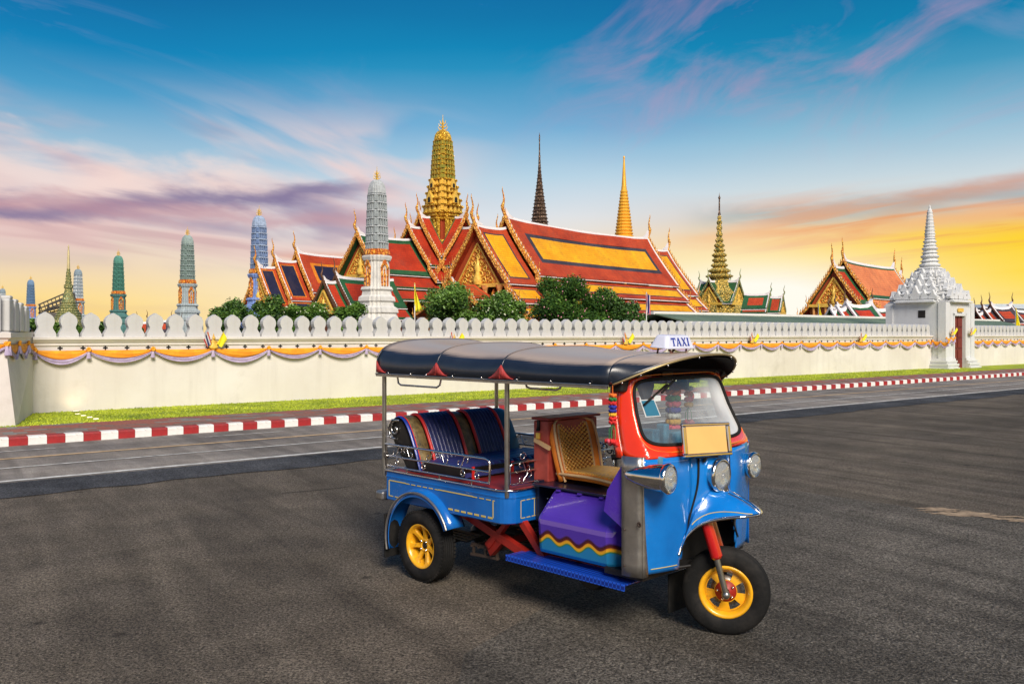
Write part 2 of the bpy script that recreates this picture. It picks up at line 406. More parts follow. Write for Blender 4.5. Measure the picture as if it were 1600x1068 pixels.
def fade_patch(m):
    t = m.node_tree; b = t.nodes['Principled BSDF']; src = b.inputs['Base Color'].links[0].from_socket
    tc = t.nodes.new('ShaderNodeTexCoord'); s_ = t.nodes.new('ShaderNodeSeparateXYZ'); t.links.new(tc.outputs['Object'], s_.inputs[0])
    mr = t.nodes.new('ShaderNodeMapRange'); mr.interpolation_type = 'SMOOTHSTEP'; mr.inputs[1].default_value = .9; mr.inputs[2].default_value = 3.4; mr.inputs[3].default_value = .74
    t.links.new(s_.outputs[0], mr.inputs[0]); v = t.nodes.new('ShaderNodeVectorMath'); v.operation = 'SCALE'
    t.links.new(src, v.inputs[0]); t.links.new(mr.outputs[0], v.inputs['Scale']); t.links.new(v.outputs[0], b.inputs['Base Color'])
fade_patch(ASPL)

def sheet(name, pts, m, kind='structure'):
    o = MB().add(pts, [tuple(range(len(pts)))], 0).build(name, m)
    if kind: o['kind'] = kind
    return o
sheet('ground', [(-900, -300, 0), (1100, -300, 0), (1100, 1400, 0), (-900, 1400, 0)], ASPH)
T0, T1 = -22, 78
def strip_w(name, n0, n1, z, m, jit=0, t0=T0, t1=T1, step=1.0, jit0=None):
    k = int((t1 - t0) / step); A = []; B = []
    j0 = jit if jit0 is None else jit0
    for i in range(k + 1):
        t = t0 + (t1 - t0) * i / k
        A.append(wp(t, n0 + random.uniform(-j0, j0), z)); B.append(wp(t, n1 + random.uniform(-jit, jit), z))
    mb = MB().add(A + B, [(i, k + 1 + i, k + 2 + i, i + 1) for i in range(k)])
    o = mb.build(name, m); o['kind'] = 'structure'; return o
strip_w('road', 5.14, 9.55, .004, ASPR)
strip_w('tarred_road_edge', 9.5, 10.65, .008, ASPD, .09, step=.5, jit0=.0)
PAINTW = mat('worn_white_paint', (.50, .48, .44, 1), .7, 0, .45, 5, c2=(.7, .68, .62, 1))
PAINTY = mat('worn_yellow_paint', (.50, .33, .16, 1), .7, 0, .35, 4, c2=(.6, .42, .24, 1))
def line(name, n, w, m, z=.012, t0=T0, t1=T1): 
    o = MB().add([wp(t0, n - w/2, z), wp(t0, n + w/2, z), wp(t1, n + w/2, z), wp(t1, n - w/2, z)], [(0, 1, 2, 3)]).build(name, m); o['kind'] = 'structure'; return o
line('yellow_road_line', 6.95, .13, PAINTY)
line('white_road_line', 8.05, .07, PAINTW)
line('white_road_edge_line', 9.36, .12, PAINTW)
for i in range(9): line('white_lane_dash', 5.95, .05, PAINTW, .012, -2.2 + i * 4.2, -.6 + i * 4.2)
# patched, paler asphalt to the right of the cab with a broken sandy seam
sm = [(1165, 758), (1230, 765), (1330, 779), (1440, 795), (1540, 806), (1640, 812), (1900, 830)]
def gpt(px, py, z=.004): d = 2.0 * 1350 / (py - 522); return Vector(((px - 800) / 1350 * d, d, z))
A = [gpt(*p) for p in sm]; B = [Vector((9.5, 3.0, .004)), Vector((8, -2, .004)), Vector((-.4, -2, .004)), Vector((-.3, 5.4, .004)), Vector((.4, 6.6, .004)), Vector((1.3, 7.6, .004))]
sheet('patched_ground', (A + B)[::-1], ASPL)
SAND = mat('sandy_dust', (.26, .18, .11, 1), .95, 0, .5, 9, c2=(.33, .24, .15, 1))
mb = MB()
for i in range(60):
    t = random.random(); px = 1440 + 170 * t; py = 795 + 17 * t + random.uniform(-3, 5); c = gpt(px, py, .008)
    a = random.uniform(.02, .10); k = 6
    mb.add([c + Vector((a * 1.8 * math.cos(6.283*j/k) * random.uniform(.6, 1.2), a * .5 * math.sin(6.283*j/k), random.uniform(0, .002))) for j in range(k)], [tuple(range(k))])
o = mb.build('sand_patch', SAND); o['kind'] = 'structure'
# seam crack left of the cab
CRK = mat('crack', (.012, .011, .010, 1), .95)
mb = MB(); pr = None
for (px, py) in [(440, 771), (470, 768), (500, 765), (530, 762), (545, 760)]:
    p = gpt(px, py + random.uniform(-.6, .6), .004)
    if pr is not None: mb.add([pr, p, p + Vector((0, .02, 0)), pr + Vector((0, .02, 0))], [(0, 1, 2, 3)])
    pr = p
o = mb.build('seam_crack', CRK); o['kind'] = 'structure'

# pavement of small pavers, grass, kerb
def mat_pavers():
    m = mat('red_pavers', (.30, .12, .085, 1), .85, 0, .3, 3); t, b = tree_of(m)
    tc = [n for n in t.nodes if n.type == 'TEX_COORD'][0]
    mp = t.nodes.new('ShaderNodeMapping'); mp.inputs['Rotation'].default_value = (0, 0, -WROT)
    t.links.new(tc.outputs['Object'], mp.inputs[0])
    br = t.nodes.new('ShaderNodeTexBrick'); br.inputs['Scale'].default_value = 4.2; br.inputs['Mortar Size'].default_value = .03
    br.inputs['Color1'].default_value = (.42, .15, .10, 1); br.inputs['Color2'].default_value = (.24, .17, .14, 1); br.inputs['Mortar'].default_value = (.09, .075, .065, 1)
    t.links.new(mp.outputs[0], br.inputs['Vector']); t.links.new(br.outputs['Color'], b.inputs['Base Color'])
    return m
pvm = strip_w('pavement', 3.15, 4.96, .15, mat_pavers())
PVA = [mat('paver_red', (.30, .10, .07, 1), .85, 0, .25, 4, bump=.3, bs=60), mat('paver_brown', (.20, .125, .10, 1), .85, 0, .25, 4, bump=.3, bs=60), mat('paver_grey', (.22, .20, .18, 1), .85, 0, .25, 4, bump=.3, bs=60)]
pv_me = []
for m_ in PVA:
    q_ = MB(); q_.box(0, .392, 0, .192, 0, .014); pv_me.append(q_.mesh('paver', m_))
rp = random.Random(3); rows = 9; nind = 0; far_p = MB()
for i in range(0, 130):
    for j in range(rows):
        t_a = -5.2 + .4 * i + (.2 if j % 2 else 0); n_a = 3.16 + .2 * j; k_ = rp.choice((0, 0, 0, 1, 1, 2)); zz = .1505 + rp.uniform(0, .004)
        if nind < 297:
            o = bpy.data.objects.new('paver', pv_me[k_]); COL.objects.link(o); o.parent = pvm; o.location = wp(t_a, n_a + .192, zz); o.rotation_euler = (0, 0, WROT); nind += 1
        else:
            c_ = [wp(t_a + a, n_a + b, zz + h_) for h_ in (0, .014) for a, b in ((0, 0), (.392, 0), (.392, .192), (0, .192))]
            far_p.add(c_, [(7, 6, 5, 4), (0, 1, 5, 4), (1, 2, 6, 5), (2, 3, 7, 6), (3, 0, 4, 7)], k_)
fpo = far_p.build('pavers', PVA, pvm); fpo['kind'] = 'stuff'
def mat_grass():
    m = mat('lawn', (.20, .31, .010, 1), .9, 0, .35, .9, bump=1, bs=60, c2=(.40, .45, .02, 1)); return m
GR = mat_grass()
strip_w('lawn', -.2, 3.2, .155, GR, .0, jit0=0)
mb = MB()
for i in range(26000):
    t = -3 + 47 * random.random() ** 1.6; n = random.uniform(.0, 3.2) if random.random() < .8 else random.uniform(3.05, 3.24); a = random.uniform(0, 6.28)
    h = random.uniform(.02, .045); p = wp(t, n, .15); q = Vector((math.cos(a), math.sin(a), 0)) * .02
    mb.add([p - q, p + q, p + Vector((random.uniform(-.03, .03), random.uniform(-.03, .03), h))], [(0, 1, 2)])
g = mb.build('grass_blades', mat('grass_blade', (.20, .33, .010, 1), .7, 0, .40, .8, c2=(.44, .49, .03, 1))); g['kind'] = 'stuff'
tag(g, 'short bright green grass strip between wall and pavers', 'grass')

# kerb, painted red and white block by block
kr = thing('kerb', wp(0, 5.05), 'red and white painted kerb running along the far side of the road', 'kerb', WROT)
KR = mat('kerb_red', (.24, .008, .010, 1), .55, 0, .35, 2.5, bump=.3, bs=40, c2=(.34, .018, .02, 1)); KW = mat('kerb_white', (.72, .70, .66, 1), .6, 0, .12, 5, bump=.3, bs=40, c2=(.78, .76, .73, 1))
scuff(KR, (.05, .04, .035, 1), 5, .52, .70, .75); scuff(KW, (.10, .085, .07, 1), 5, .54, .70, .8)
pf = [(-.10, 0), (.10, 0), (.10, .13), (.085, .16), (-.085, .165), (-.10, .16)]
base = {}
for j, m in enumerate((KR, KW)):
    base[j] = MB().prism(pf, lambda a, b: (.002, -a, b), lambda a, b: (.303, -a, b)).mesh('kerb_block', m)
for i in range(-14, 236):
    o = bpy.data.objects.new('kerb_block', base[i % 2]); COL.objects.link(o); o.parent = kr
    o.location = (.013 + .305 * i, random.uniform(-.004, .004), random.uniform(-.004, .002))
    if i in (-2,): pass

# ================================================================== WALL
CREAM = mat('cream_render', (.67, .62, .56, 1), .85, 0, .05, .35, bump=.12, bs=10, c2=(.72, .69, .65, 1))
def streaks(m, amt=.16):
    """faint vertical rain marks and grime"""
    t, b = tree_of(m); tc = [n for n in t.nodes if n.type == 'TEX_COORD'][0]
    mp = t.nodes.new('ShaderNodeMapping'); mp.inputs['Scale'].default_value = (2.4, 2.4, .22); t.links.new(tc.outputs['Object'], mp.inputs[0])
    n = t.nodes.new('ShaderNodeTexNoise'); n.inputs['Scale'].default_value = 1.3; n.inputs['Detail'].default_value = 7; n.inputs['Roughness'].default_value = .7
    t.links.new(mp.outputs[0], n.inputs['Vector'])
    mr = t.nodes.new('ShaderNodeMapRange'); mr.inputs[1].default_value = .5; mr.inputs[2].default_value = .78; mr.inputs[3].default_value = 0; mr.inputs[4].default_value = amt
    t.links.new(n.outputs['Fac'], mr.inputs[0])
    mx = t.nodes.new('ShaderNodeMix'); mx.data_type = 'RGBA'; src = b.inputs['Base Color'].links[0].from_socket
    t.links.new(mr.outputs[0], mx.inputs[0]); t.links.new(src, mx.inputs[6]); mx.inputs[7].default_value = (.42, .38, .33, 1)
    t.links.new(mx.outputs[2], b.inputs['Base Color'])
streaks(CREAM, .28)
MERL = mat('merlon_white', (.55, .55, .54, 1), .75, 0, .06, 1.8, bump=.15, bs=20); streaks(MERL, .32)
scuff(CREAM, (.40, .36, .30, 1), .6, .55, .75, .45)
DARK = mat('painted_recess_shade', (.015, .013, .012, 1), .9)  # near-black colour stands in for the shade inside vents, window and niches
# cornice profile (out, z) : body face at out=0
prof = [(0, .0), (0, 1.72), (.03, 1.73), (.03, 1.80), (.06, 1.81), (.08, 1.85), (.11, 1.87), (.11, 1.925), (.05, 1.94), (-.55, 1.94), (-.55, 0)]
def merlon_outline():
    pts = [(-.225, 0), (.225, 0), (.222, .07), (.19, .13), (.155, .19), (.15, .235), (.175, .29), (.19, .35), (.185, .42), (.15, .485), (.10, .53), (.045, .56), (0, .59)]
    return pts + [(-a, b) for a, b in pts[::-1] if a not in (0,)][:-1][:] if False else pts + [(-a, b) for a, b in reversed(pts[2:-1])]
MO = merlon_outline()
mer_mesh = MB().prism(MO, lambda a, b: (a, -.11, b), lambda a, b: (a, .11, b)).mesh('merlon', MERL)
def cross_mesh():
    mb = MB(); mb.box(-.055, .055, -.008, .02, -.017, .017); mb.box(-.017, .017, -.0085, .02, -.05, .05); return mb.mesh('vent_cross', DARK)  # solid crosses standing proud; the holes' shade is painted, not cut
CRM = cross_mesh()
def wall_stretch(t0, t1, label, name='palace_wall', first=0.0, pitch=.5):
    w = thing(name, wp(t0, 0), label, 'wall', WROT)
    L = t1 - t0
    def f(x): return lambda a, b: (x, -a, b)
    MB().prism(prof, f(0), f(L)).build('wall_body', CREAM, w)
    n = int((L - first) / pitch)
    for i in range(n):
        o = bpy.data.objects.new('merlon', mer_mesh); COL.objects.link(o); o.parent = w; o.location = (first + pitch * (i + .5), .13, 1.94)
        o.scale = (random.uniform(.97, 1.02), 1, random.uniform(.985, 1.01))
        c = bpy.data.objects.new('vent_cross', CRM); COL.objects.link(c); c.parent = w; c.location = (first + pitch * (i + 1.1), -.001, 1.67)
    return w
T_GATE0, T_GATE1 = 43.1, 46.4
wall_stretch(-.02, T_GATE0, 'long cream palace wall topped with white keyhole-shaped merlons, left of the gate tower', first=.04)
wall_stretch(T_GATE1, 66, 'short stretch of cream wall with merlons right of the gate tower', first=.1)

# fabric swags
ORNG = mat('orange_cloth', (.90, .26, .01, 1), .8, 0, .2, 4, c2=(.95, .38, .02, 1)); LILAC = mat('lilac_cloth', (.40, .31, .50, 1), .8, 0, .2, 5, c2=(.54, .46, .60, 1))
def swag_o(L, seed):
    rnd = random.Random(seed); ph = rnd.uniform(0, 6)
    def f(u, v):
        sag = 4 * u * (1 - u); x = u * L
        z = -.012 * sag - v * (.03 + .215 * sag)
        out = .03 + .035 * sag * math.sin(v * 3.1) + .014 * math.sin(v * 16 + ph + 1.6 * math.sin(u * 5)) * (1 - .3 * sag)
        return (x, -out, z)
    return MB().grid(f, 16, 8)
def swag_l(L, seed):
    rnd = random.Random(seed); ph = rnd.uniform(0, 6)
    def f(u, v):
        sag = 4 * u * (1 - u); x = u * L
        z = -.035 - (.185 * sag) - v * (.035 + .085 * sag)
        out = .05 + .03 * sag + .018 * math.sin(v * 12 + ph + 2 * u)
        return (x, -out, z)
    return MB().grid(f, 16, 7)
so_m = [swag_o(1, 3*i).mesh('orange_swag', ORNG) for i in range(7)]; sl_m = [swag_l(1, 3*i+1).mesh('lilac_swag', LILAC) for i in range(7)]
mb = MB()
for q in range(7):
    a = q * .9; mb.ball((.03 * math.cos(a), -.06 + .012 * math.sin(q * 2), .03 * math.sin(a) + .005), .035, 0, 6)
knot_m = mb.mesh('knot', ORNG)
tas_m = MB().lathe([(.012, 0), (.03, -.03), (.028, -.05), (.045, -.12), (.06, -.19), (.055, -.195)], 9, Matrix.Translation((0, -.065, 0)) @ Matrix.Scale(.6, 4, (0, 1, 0)), 0, False).mesh('tassel', LILAC)
def swags(knots, par, z=1.625, n0=0, yoff=0):
    for i, t in enumerate(knots):
        for nm, me, dz in (('knot', knot_m, 0), ('tassel', tas_m, -.02)):
            o = bpy.data.objects.new(nm, me); COL.objects.link(o); o.parent = par; o.location = (t, yoff, z + dz)
            o.scale = (random.uniform(.9, 1.1),) * 3; o.rotation_euler = (0, random.uniform(-.08, .08), 0)
        if i < len(knots) - 1:
            L = knots[i+1] - t
            for nm, ms in (('orange_swag', so_m), ('lilac_swag', sl_m)):
                o = bpy.data.objects.new(nm, random.choice(ms)); COL.objects.link(o); o.parent = par; o.location = (t, yoff, z)
                o.scale = (L, 1, random.uniform(.82, 1.18))
b1 = thing('wall_bunting', wp(0, .03), 'long row of orange and lilac cloth swags hanging on the wall left of the gate', 'bunting', WROT)
kn = [.02, 1.18, 2.67, 4.18, 5.71, 7.23, 8.71]
while kn[-1] < 41.2: kn.append(kn[-1] + 1.474)
kn.append(43.0)
swags(kn, b1)
b2 = thing('wall_bunting', wp(T_GATE1, .03), 'short row of orange and lilac swags on the wall right of the gate tower', 'bunting', WROT)
swags([.2 + 1.25 * i for i in range(15)], b2)

# flag brackets on the wall
def thai_cloth():
    mb = MB()
    c = [0, 1, 2, 2, 1, 0]
    def f(u, v): return (-.035 - u * .20 - .02 * math.sin(v * 4), -.16 - .03 * math.sin(u * 9 + v * 3), .06 + .44 * v * 1.0 - .40 * u * (.35 + .6 * v))
    nu, nv = 6, 6
    for j in range(6):
        mb.grid(lambda u, v, j=j: f((j + u) / 6, v), 2, 5, c[j])
    return mb
FR = mat('flag_red', (.62, .03, .05, 1), .7); FW = mat('flag_white', (.78, .76, .78, 1), .7); FB = mat('flag_blue', (.03, .035, .22, 1), .7); FY = mat('flag_yellow', (.95, .80, .03, 1), .7)
def flag_group(t, label, z=1.63, n=.05, side=None):
    g = thing('flag_bracket', wp(t, n, z), label, 'flags', WROT, 'pairs of small flags on the wall')
    mb = MB(); mb.tube([(0, 0, 0), (-.12, -.13, .22), (-.19, -.2, .40)], .008, 5).build('pole', GOLD, g)
    MB().tube([(0, 0, 0), (.12, -.13, .22), (.19, -.2, .40)], .008, 5).build('pole', GOLD, g)
    def fl(sx):
        mb = MB()
        cc = [0, 1, 2, 2, 1, 0]
        for j in range(6):
            def f(u, v, j=j):
                a = (j + u) / 6
                p0 = Vector((sx * .075, -.09, .12)); p1 = Vector((sx * .20, -.21, .45))
                q = p0.lerp(p1, v); return q + Vector((sx * (.11 * a), -.02 * math.sin(a * 8 + v * 3), -.20 * a * (.5 + v * .6)))
            mb.grid(f, 1, 5, cc[j])
        return mb
    fl(-1).build('red_white_blue_flag', [FR, FW, FB], g); fl(1).build('yellow_flag', [FY, FY, FY], g)
    mb = MB()
    mb.ball((0, -.06, .27), .045, 0, 8, 1.3); mb.lathe([(.10, 0), (.13, .05), (.06, .12), (.08, .17), (.035, .22), (.02, .34), (.002, .40)], 8, Matrix.Translation((0, -.05, .0)) @ Matrix.Scale(.5, 4, (0, 1, 0)))
    for s_ in (-1, 1):
        mb.tube([(0, -.05, .05), (s_*.07, -.06, .10), (s_*.10, -.06, .17), (s_*.06, -.06, .20)], [.03, .025, .02, .012], 6)
    mb.build('gilded_emblem', GOLD, g)
    return g
for t, lb in [(4.19, 'gilded emblem with tricolour and yellow flags above the swags, leftmost on the wall'),
              (11.82, 'emblem with two small flags just behind the rear of the cab roof'),
              (19.54, 'emblem with red and yellow flags left of the roof taxi sign'),
              (27.17, 'emblem with two small flags right of the cab, second from the gate along the wall'),
              (35.81, 'emblem with two small flags nearest left of the gate tower')]:
    flag_group(t, lb)

# bastion at the left edge
bA = Vector((-9.97, 17.4, 0)); bB = WA + Vector((.25, -.1, 0))
bs = thing('bastion', (-9.97, 17.4, 0), 'cream wall bastion with sloping sides and big merlons at the left edge', 'bastion')
top_in = .30
def bast(z, inset):
    a = bA + (-WU) * inset * .6 - WN * inset * .55; b = WA + WU * .08 - WN * .3
    c = a - WU * 9; d = c - WN * 4; e_ = b - WN * 1.5
    return [Vector((p.x + 9.97, p.y - 17.4, z)) for p in (a, b, e_, d, c)]
lv = [(0, 0), (.05, .02), (1.80, .30), (1.81, .26), (1.90, .22), (1.93, .16), (2.03, .16), (2.05, .24)]
MB().rings([bast(z, i) for z, i in lv], 0, False).build('bastion_body', CREAM, bs)
for k_, (dx, px0) in enumerate(((0, None),)):
    r0 = bast(2.05, .40)
    # big slab merlons standing round the top
    for i in range(4):
        a = r0[0] + (r0[4] - r0[0]).normalized() * (.5 + i * 1.15)
        M = Matrix.Translation(a + Vector((0, 0, .38))) @ Matrix.Rotation(WROT, 4, 'Z')
        MB().obox(M, .95, .3, .76).obox(M @ Matrix.Translation((0, 0, .44)), .6, .3, .14).build('merlon', MERL, bs, bevel=.03)
    dirb = (r0[1] - r0[0]); Lb = dirb.length; dirb.normalize(); an = math.atan2(dirb.y, dirb.x)
    for i in range(4):
        a = r0[0] + dirb * (.22 + i * .52)
        M = Matrix.Translation(a + Vector((0, 0, .34 - .03 * i))) @ Matrix.Rotation(an, 4, 'Z')
        MB().obox(M, .38, .28, .66 - .05 * i).obox(M @ Matrix.Translation((0, 0, .36 - .025 * i)), .24, .28, .08).build('merlon', MERL, bs, bevel=.03)
b3 = thing('wall_bunting', (0, 0, 0), 'orange and lilac swags with pink tassels tied round the left bastion', 'bunting')
q0 = bast(1.78, .28)
for (p, q, n_) in ((q0[4], q0[0], 6), (q0[0], q0[1], 3)):
    a = Vector((p.x - 9.97, p.y + 17.4, 0)); b = Vector((q.x - 9.97, q.y + 17.4, 0)); d = b - a
    h = bpy.data.objects.new('swag_row', None); COL.objects.link(h); h.parent = b3; h.location = a; h.rotation_euler = (0, 0, math.atan2(d.y, d.x))
    L = d.length; swags([L * i / n_ for i in range(n_ + 1)], h, 1.80, 0, .0)
# small uplight at the wall foot
ul = thing('ground_floodlight', wp(.85, .32, .15), 'small lit floodlight in the lawn shining up the wall by the bastion', 'floodlight', WROT)
mb = MB(); mb.box(-.07, .07, -.05, .05, 0, .03)
mb.build('housing', mat('lamp_black', (.03, .03, .03, 1), .5), ul)
LE = bpy.data.materials.new('lamp_glow'); LE.use_nodes = True; bb = LE.node_tree.nodes['Principled BSDF']; bb.inputs['Emission Color'].default_value = (1, .72, .40, 1); bb.inputs['Emission Strength'].default_value = 1.0
MB().box(-.06, .06, -.04, .04, .031, .036).build('lens', LE, ul)
sl = bpy.data.lights.new('floodlight_beam', 'SPOT'); slo = bpy.data.objects.new('floodlight_beam', sl); COL.objects.link(slo); slo.parent = ul
sl.energy = 4.5; sl.color = (1, .74, .44); sl.spot_size = R(130); sl.spot_blend = 1; sl.shadow_soft_size = .08; slo.location = (0, 0, .09); slo.rotation_euler = (R(180 - 42), 0, 0)
for i in range(4):
    p = wp(.75 + .02 * i, 1.0 + .5 * i, .16)
    o = MB().box(-.05, .05, -.02, .02, 0, .02).build('lawn_light', LE); o.location = p; o.rotation_euler = (0, 0, WROT)
    tag(o, ['glowing strip light in the lawn closest to the wall', 'glowing lawn strip light, second out from the wall', 'glowing lawn strip light, third out from the wall', 'glowing strip light in the lawn beside the pavers'][i], 'strip light', 'strip lights in the lawn')

# ================================================================== GATE TOWER
gate = thing('gate_tower', wp((T_GATE0 + T_GATE1) / 2, -.9), 'white gate tower with stepped spire and tall dark red door', 'tower', WROT)
def sq(h, z, ox=0, oy=0, hx=None): 
    hx = h if hx is None else hx
    return [(-hx + ox, -h + oy, z), (hx + ox, -h + oy, z), (hx + ox, h + oy, z), (-hx + ox, h + oy, z)]
def redent(r, z, ang=0, a=.4):
    q = [(1, a), (.86, a), (.86, .65), (.65, .65), (.65, .86), (a, .86), (a, 1)]
    pts = []
    for k_ in range(4):
        c, s_ = [(1, 0), (0, 1), (-1, 0), (0, -1)][k_]
        for x, y in q: pts.append((r * (x * c - y * s_), r * (x * s_ + y * c), z))
    if ang:
        c, s_ = math.cos(ang), math.sin(ang); pts = [(x * c - y * s_, x * s_ + y * c, z) for x, y, z in pts]
    return pts
TW = mat('tower_white', (.64, .655, .66, 1), .75, 0, .07, .8, bump=.2, bs=12); streaks(TW, .35)
H_ = 1.62; W2 = 1.62
mb = MB()
# body with front doorway opening (door on -y side)
for (z0, z1, g_) in [(0, .22, .32), (.22, .30, .24), (.30, .42, .28), (.42, .50, .16), (.50, .58, .20), (.58, .70, .10)]:
    for sx_ in (-1, 1):
        mb.box(sx_ * .62, sx_ * (W2 + g_), -W2 - g_, -W2 + .9, z0, z1)
    mb.box(-W2 - g_, W2 + g_, -W2 + .9, W2 + g_, z0, z1)
for sx_ in (-1, 1): mb.box(sx_ * .62, sx_ * W2, -W2, -W2 + .9, .70, 3.72)
mb.box(-.62, .62, -W2, -W2 + .9, 3.0, 3.72); mb.box(-W2, W2, -W2 + .9, W2, .70, 3.72)
for sx_ in (-1, 1): mb.box(sx_ * (W2 - .35), sx_ * (W2 + .06), -W2 - .06, -W2 + .35, .7, 3.72)   # corner pilasters
mb.box(-W2 - .06, -W2 + .35, W2 - .35, W2 + .06, .7, 3.72)
for sx_ in (-1, 1): mb.box(sx_ * .62, sx_ * .76, -W2 - .05, -W2, .0, 3.14)
mb.box(-.76, .76, -W2 - .05, -W2, 3.002, 3.14)
mb.build('tower_body', TW, gate)
DR = mat('door_red', (.13, .018, .014, 1), .5, 0, .25, 2)
mb = MB(); mb.box(-.62, .62, -W2 + .13, -W2 + .21, 0.02, 3.0)
mb.build('door', DR, gate)
dr = gate.children[-1]
mb = MB()
for sx_ in (-1, 1):
    for q in range(5): mb.box(sx_ * .06, sx_ * .56, -W2 + .10, -W2 + .129, .1 + q * .58, .58 + q * .58)
mb.build('door_panel', mat('door_panel_red', (.17, .022, .016, 1), .5), dr, bevel=.01)
MB().box(-.30, .30, -W2 - .10, -W2 - .052, 3.22, 3.42).build('name_plaque', GOLD, gate)
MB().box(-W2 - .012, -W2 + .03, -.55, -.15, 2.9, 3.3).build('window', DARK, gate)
# stepped roof
mb = MB(); lv = []
z = 3.72; h = 1.66
for (dz, r) in [(0, 1.66), (.02, 1.86), (.10, 1.86), (.11, 1.76), (.16, 1.76), (.17, 1.68)]: lv.append(redent(r, 3.72 + dz, 0, .6))
z = 3.9
steps = [(1.62, .46), (1.30, .42), (1.02, .38), (.78, .36), (.60, .22)]
for r, hh in steps:
    lv += [redent(r, z, 0, .55), redent(r * .97, z + hh * .55, 0, .55), redent(r * 1.04, z + hh * .6, 0, .55), redent(r * 1.04, z + hh * .72, 0, .55), redent(r * .92, z + hh * .78, 0, .55), redent(r * .90, z + hh, 0, .55)]
    z += hh
mb.rings(lv)
zz = 3.92
for r, hh in steps[:4]:      # little gabled dormers round every storey
    n_ = 5 if r > 1.2 else 3
    for k_ in range(4):
        for i in range(n_):
            off = (i - (n_ - 1) / 2) * (r * 1.5 / n_); s_ = .105 * r + .05; s_ *= (1.5 if i == (n_ - 1) / 2 else 1)
            M = Matrix.Rotation(k_ * math.pi / 2, 4, 'Z') @ Matrix.Translation((off, -r * .99, zz))
            out = [(-s_, 0), (s_, 0), (s_ * 1.1, s_ * .6), (s_ * .5, s_ * 1.1), (0, s_ * 2.3), (-s_ * .5, s_ * 1.1), (-s_ * 1.1, s_ * .6)]
            mb.prism(out, lambda a, b: M @ Vector((a, -.10, b)), lambda a, b: M @ Vector((a, .14, b)))
        for sx_ in (-1, 1):
            M = Matrix.Rotation(k_ * math.pi / 2, 4, 'Z') @ Matrix.Translation((sx_ * r * .86, -r * .86, zz))
            mb.lathe([(.07, 0), (.08, .14), (.03, .24), (.01, .38)], 6, M)
    zz += hh
mb.build('stepped_roof', TW, gate)
z0 = z; mb = MB(); pr = []
r = .56
for q in range(4):
    hh = [.50, .46, .40, .36][q]; rr = [.56, .48, .42, .35][q]
    pr += [(rr * .80, z), (rr, z + hh * .18), (rr * 1.02, z + hh * .30), (rr * .80, z + hh * .42), (rr * .74, z + hh * .62), (rr * .92, z + hh * .70), (rr * .74, z + hh * .8), (rr * .66, z + hh)]
    z += hh
for q in range(7):
    rr = .27 - .02 * q; pr += [(rr, z), (rr, z + .14), (rr * 1.1, z + .15), (rr * 1.1, z + .19)]; z += .20
pr += [(.13, z), (.12, z + .08), (.05, z + .22), (.06, z + .27), (.03, z + .34), (.002, z + .44)]
mb.lathe(pr, 14, None, 0, False); mb.build('spire', TW, gate)
b4 = thing('wall_bunting', wp(T_GATE0, .75), 'orange and lilac cloth swags tied across the front of the gate tower', 'bunting', WROT)
swags([0.0, .55, .95], b4, 1.80, 0, .0)
h = bpy.data.objects.new('swag_row', None); COL.objects.link(h); h.parent = b4; h.rotation_euler = (0, R(-6), R(-90)); h.location = (-.12, .82, 0)
swags([-.85, -.42, .0], h, 1.70, 0, -.03) if False else None
for i_ in range(2): pass
h.rotation_euler = (0, R(5), R(-90)); h.location = (-.10, .80 - .05, 0); swags([0, .42, .84], h, 1.64, 0, 0)
flag_group(44.75 - 1.12, 'emblem with two small flags on the gate tower left of the red door', 1.95, .80)
flag_group(44.75 + 1.1, 'emblem with two small flags on the gate tower right of the red door', 1.95, .80)

# ================================================================== TEMPLE ROOFS
TR = {k: mat_tiles(*v) for k, v in dict(
    red=('tiles_red', (.42, .030, .010, 1), (.56, .05, .014, 1)), green=('tiles_green', (.018, .10, .035, 1), (.03, .13, .05, 1)),
    orange=('tiles_orange', (.95, .36, .006, 1), (.98, .46, .012, 1)), rust=('tiles_rust', (.42, .044, .014, 1), (.54, .075, .022, 1)),
    slate=('tiles_slate', (.045, .038, .05, 1), (.07, .06, .075, 1)), navy=('tiles_navy', (.012, .014, .045, 1), (.02, .022, .06, 1)),
    amber=('tiles_amber', (.74, .20, .012, 1), (.80, .27, .02, 1)), salmon=('tiles_salmon', (.74, .20, .07, 1), (.82, .28, .10, 1))).items()}
PEDR = mat('pediment_red', (.42, .07, .02, 1), .6)
SOFF = mat('dark_soffit', (.10, .025, .012, 1), .8)
BARGE = mat_ornate('bargeboard_gilt', (.98, .50, .09, 1), (.60, .18, .03, 1), 3.0, .1, .45, .8, .02, .2)
BARGED = mat('bargeboard_dark', (.13, .06, .03, 1), .5, .2, .3, 4)
for m_ in TR.values(): scuff(m_, (.12, .07, .05, 1), .55, .50, .80, .45, (1, 1, .35), .7)
WHT2 = mat('bargeboard_white', (.72, .70, .72, 1), .6, 0, .1, 3)
U42 = R(90 - 42)          # long axis of the halls points to azimuth 42

def horn(s_, tip=1.0):
    """slim curved roof finial, leaning outward (+x) then up"""
    pts = [(0, -.1), (.12, .22), (.34, .55), (.40, .85), (.26, 1.15), (.20, 1.5), (.30, 1.9), (.42, 2.2), (.40, 2.5 * tip)]
    rad = [.16, .15, .14, .16, .11, .075, .06, .045, .01]
    return [(x * s_, z * s_) for x, z in pts], [r * s_ for r in rad]

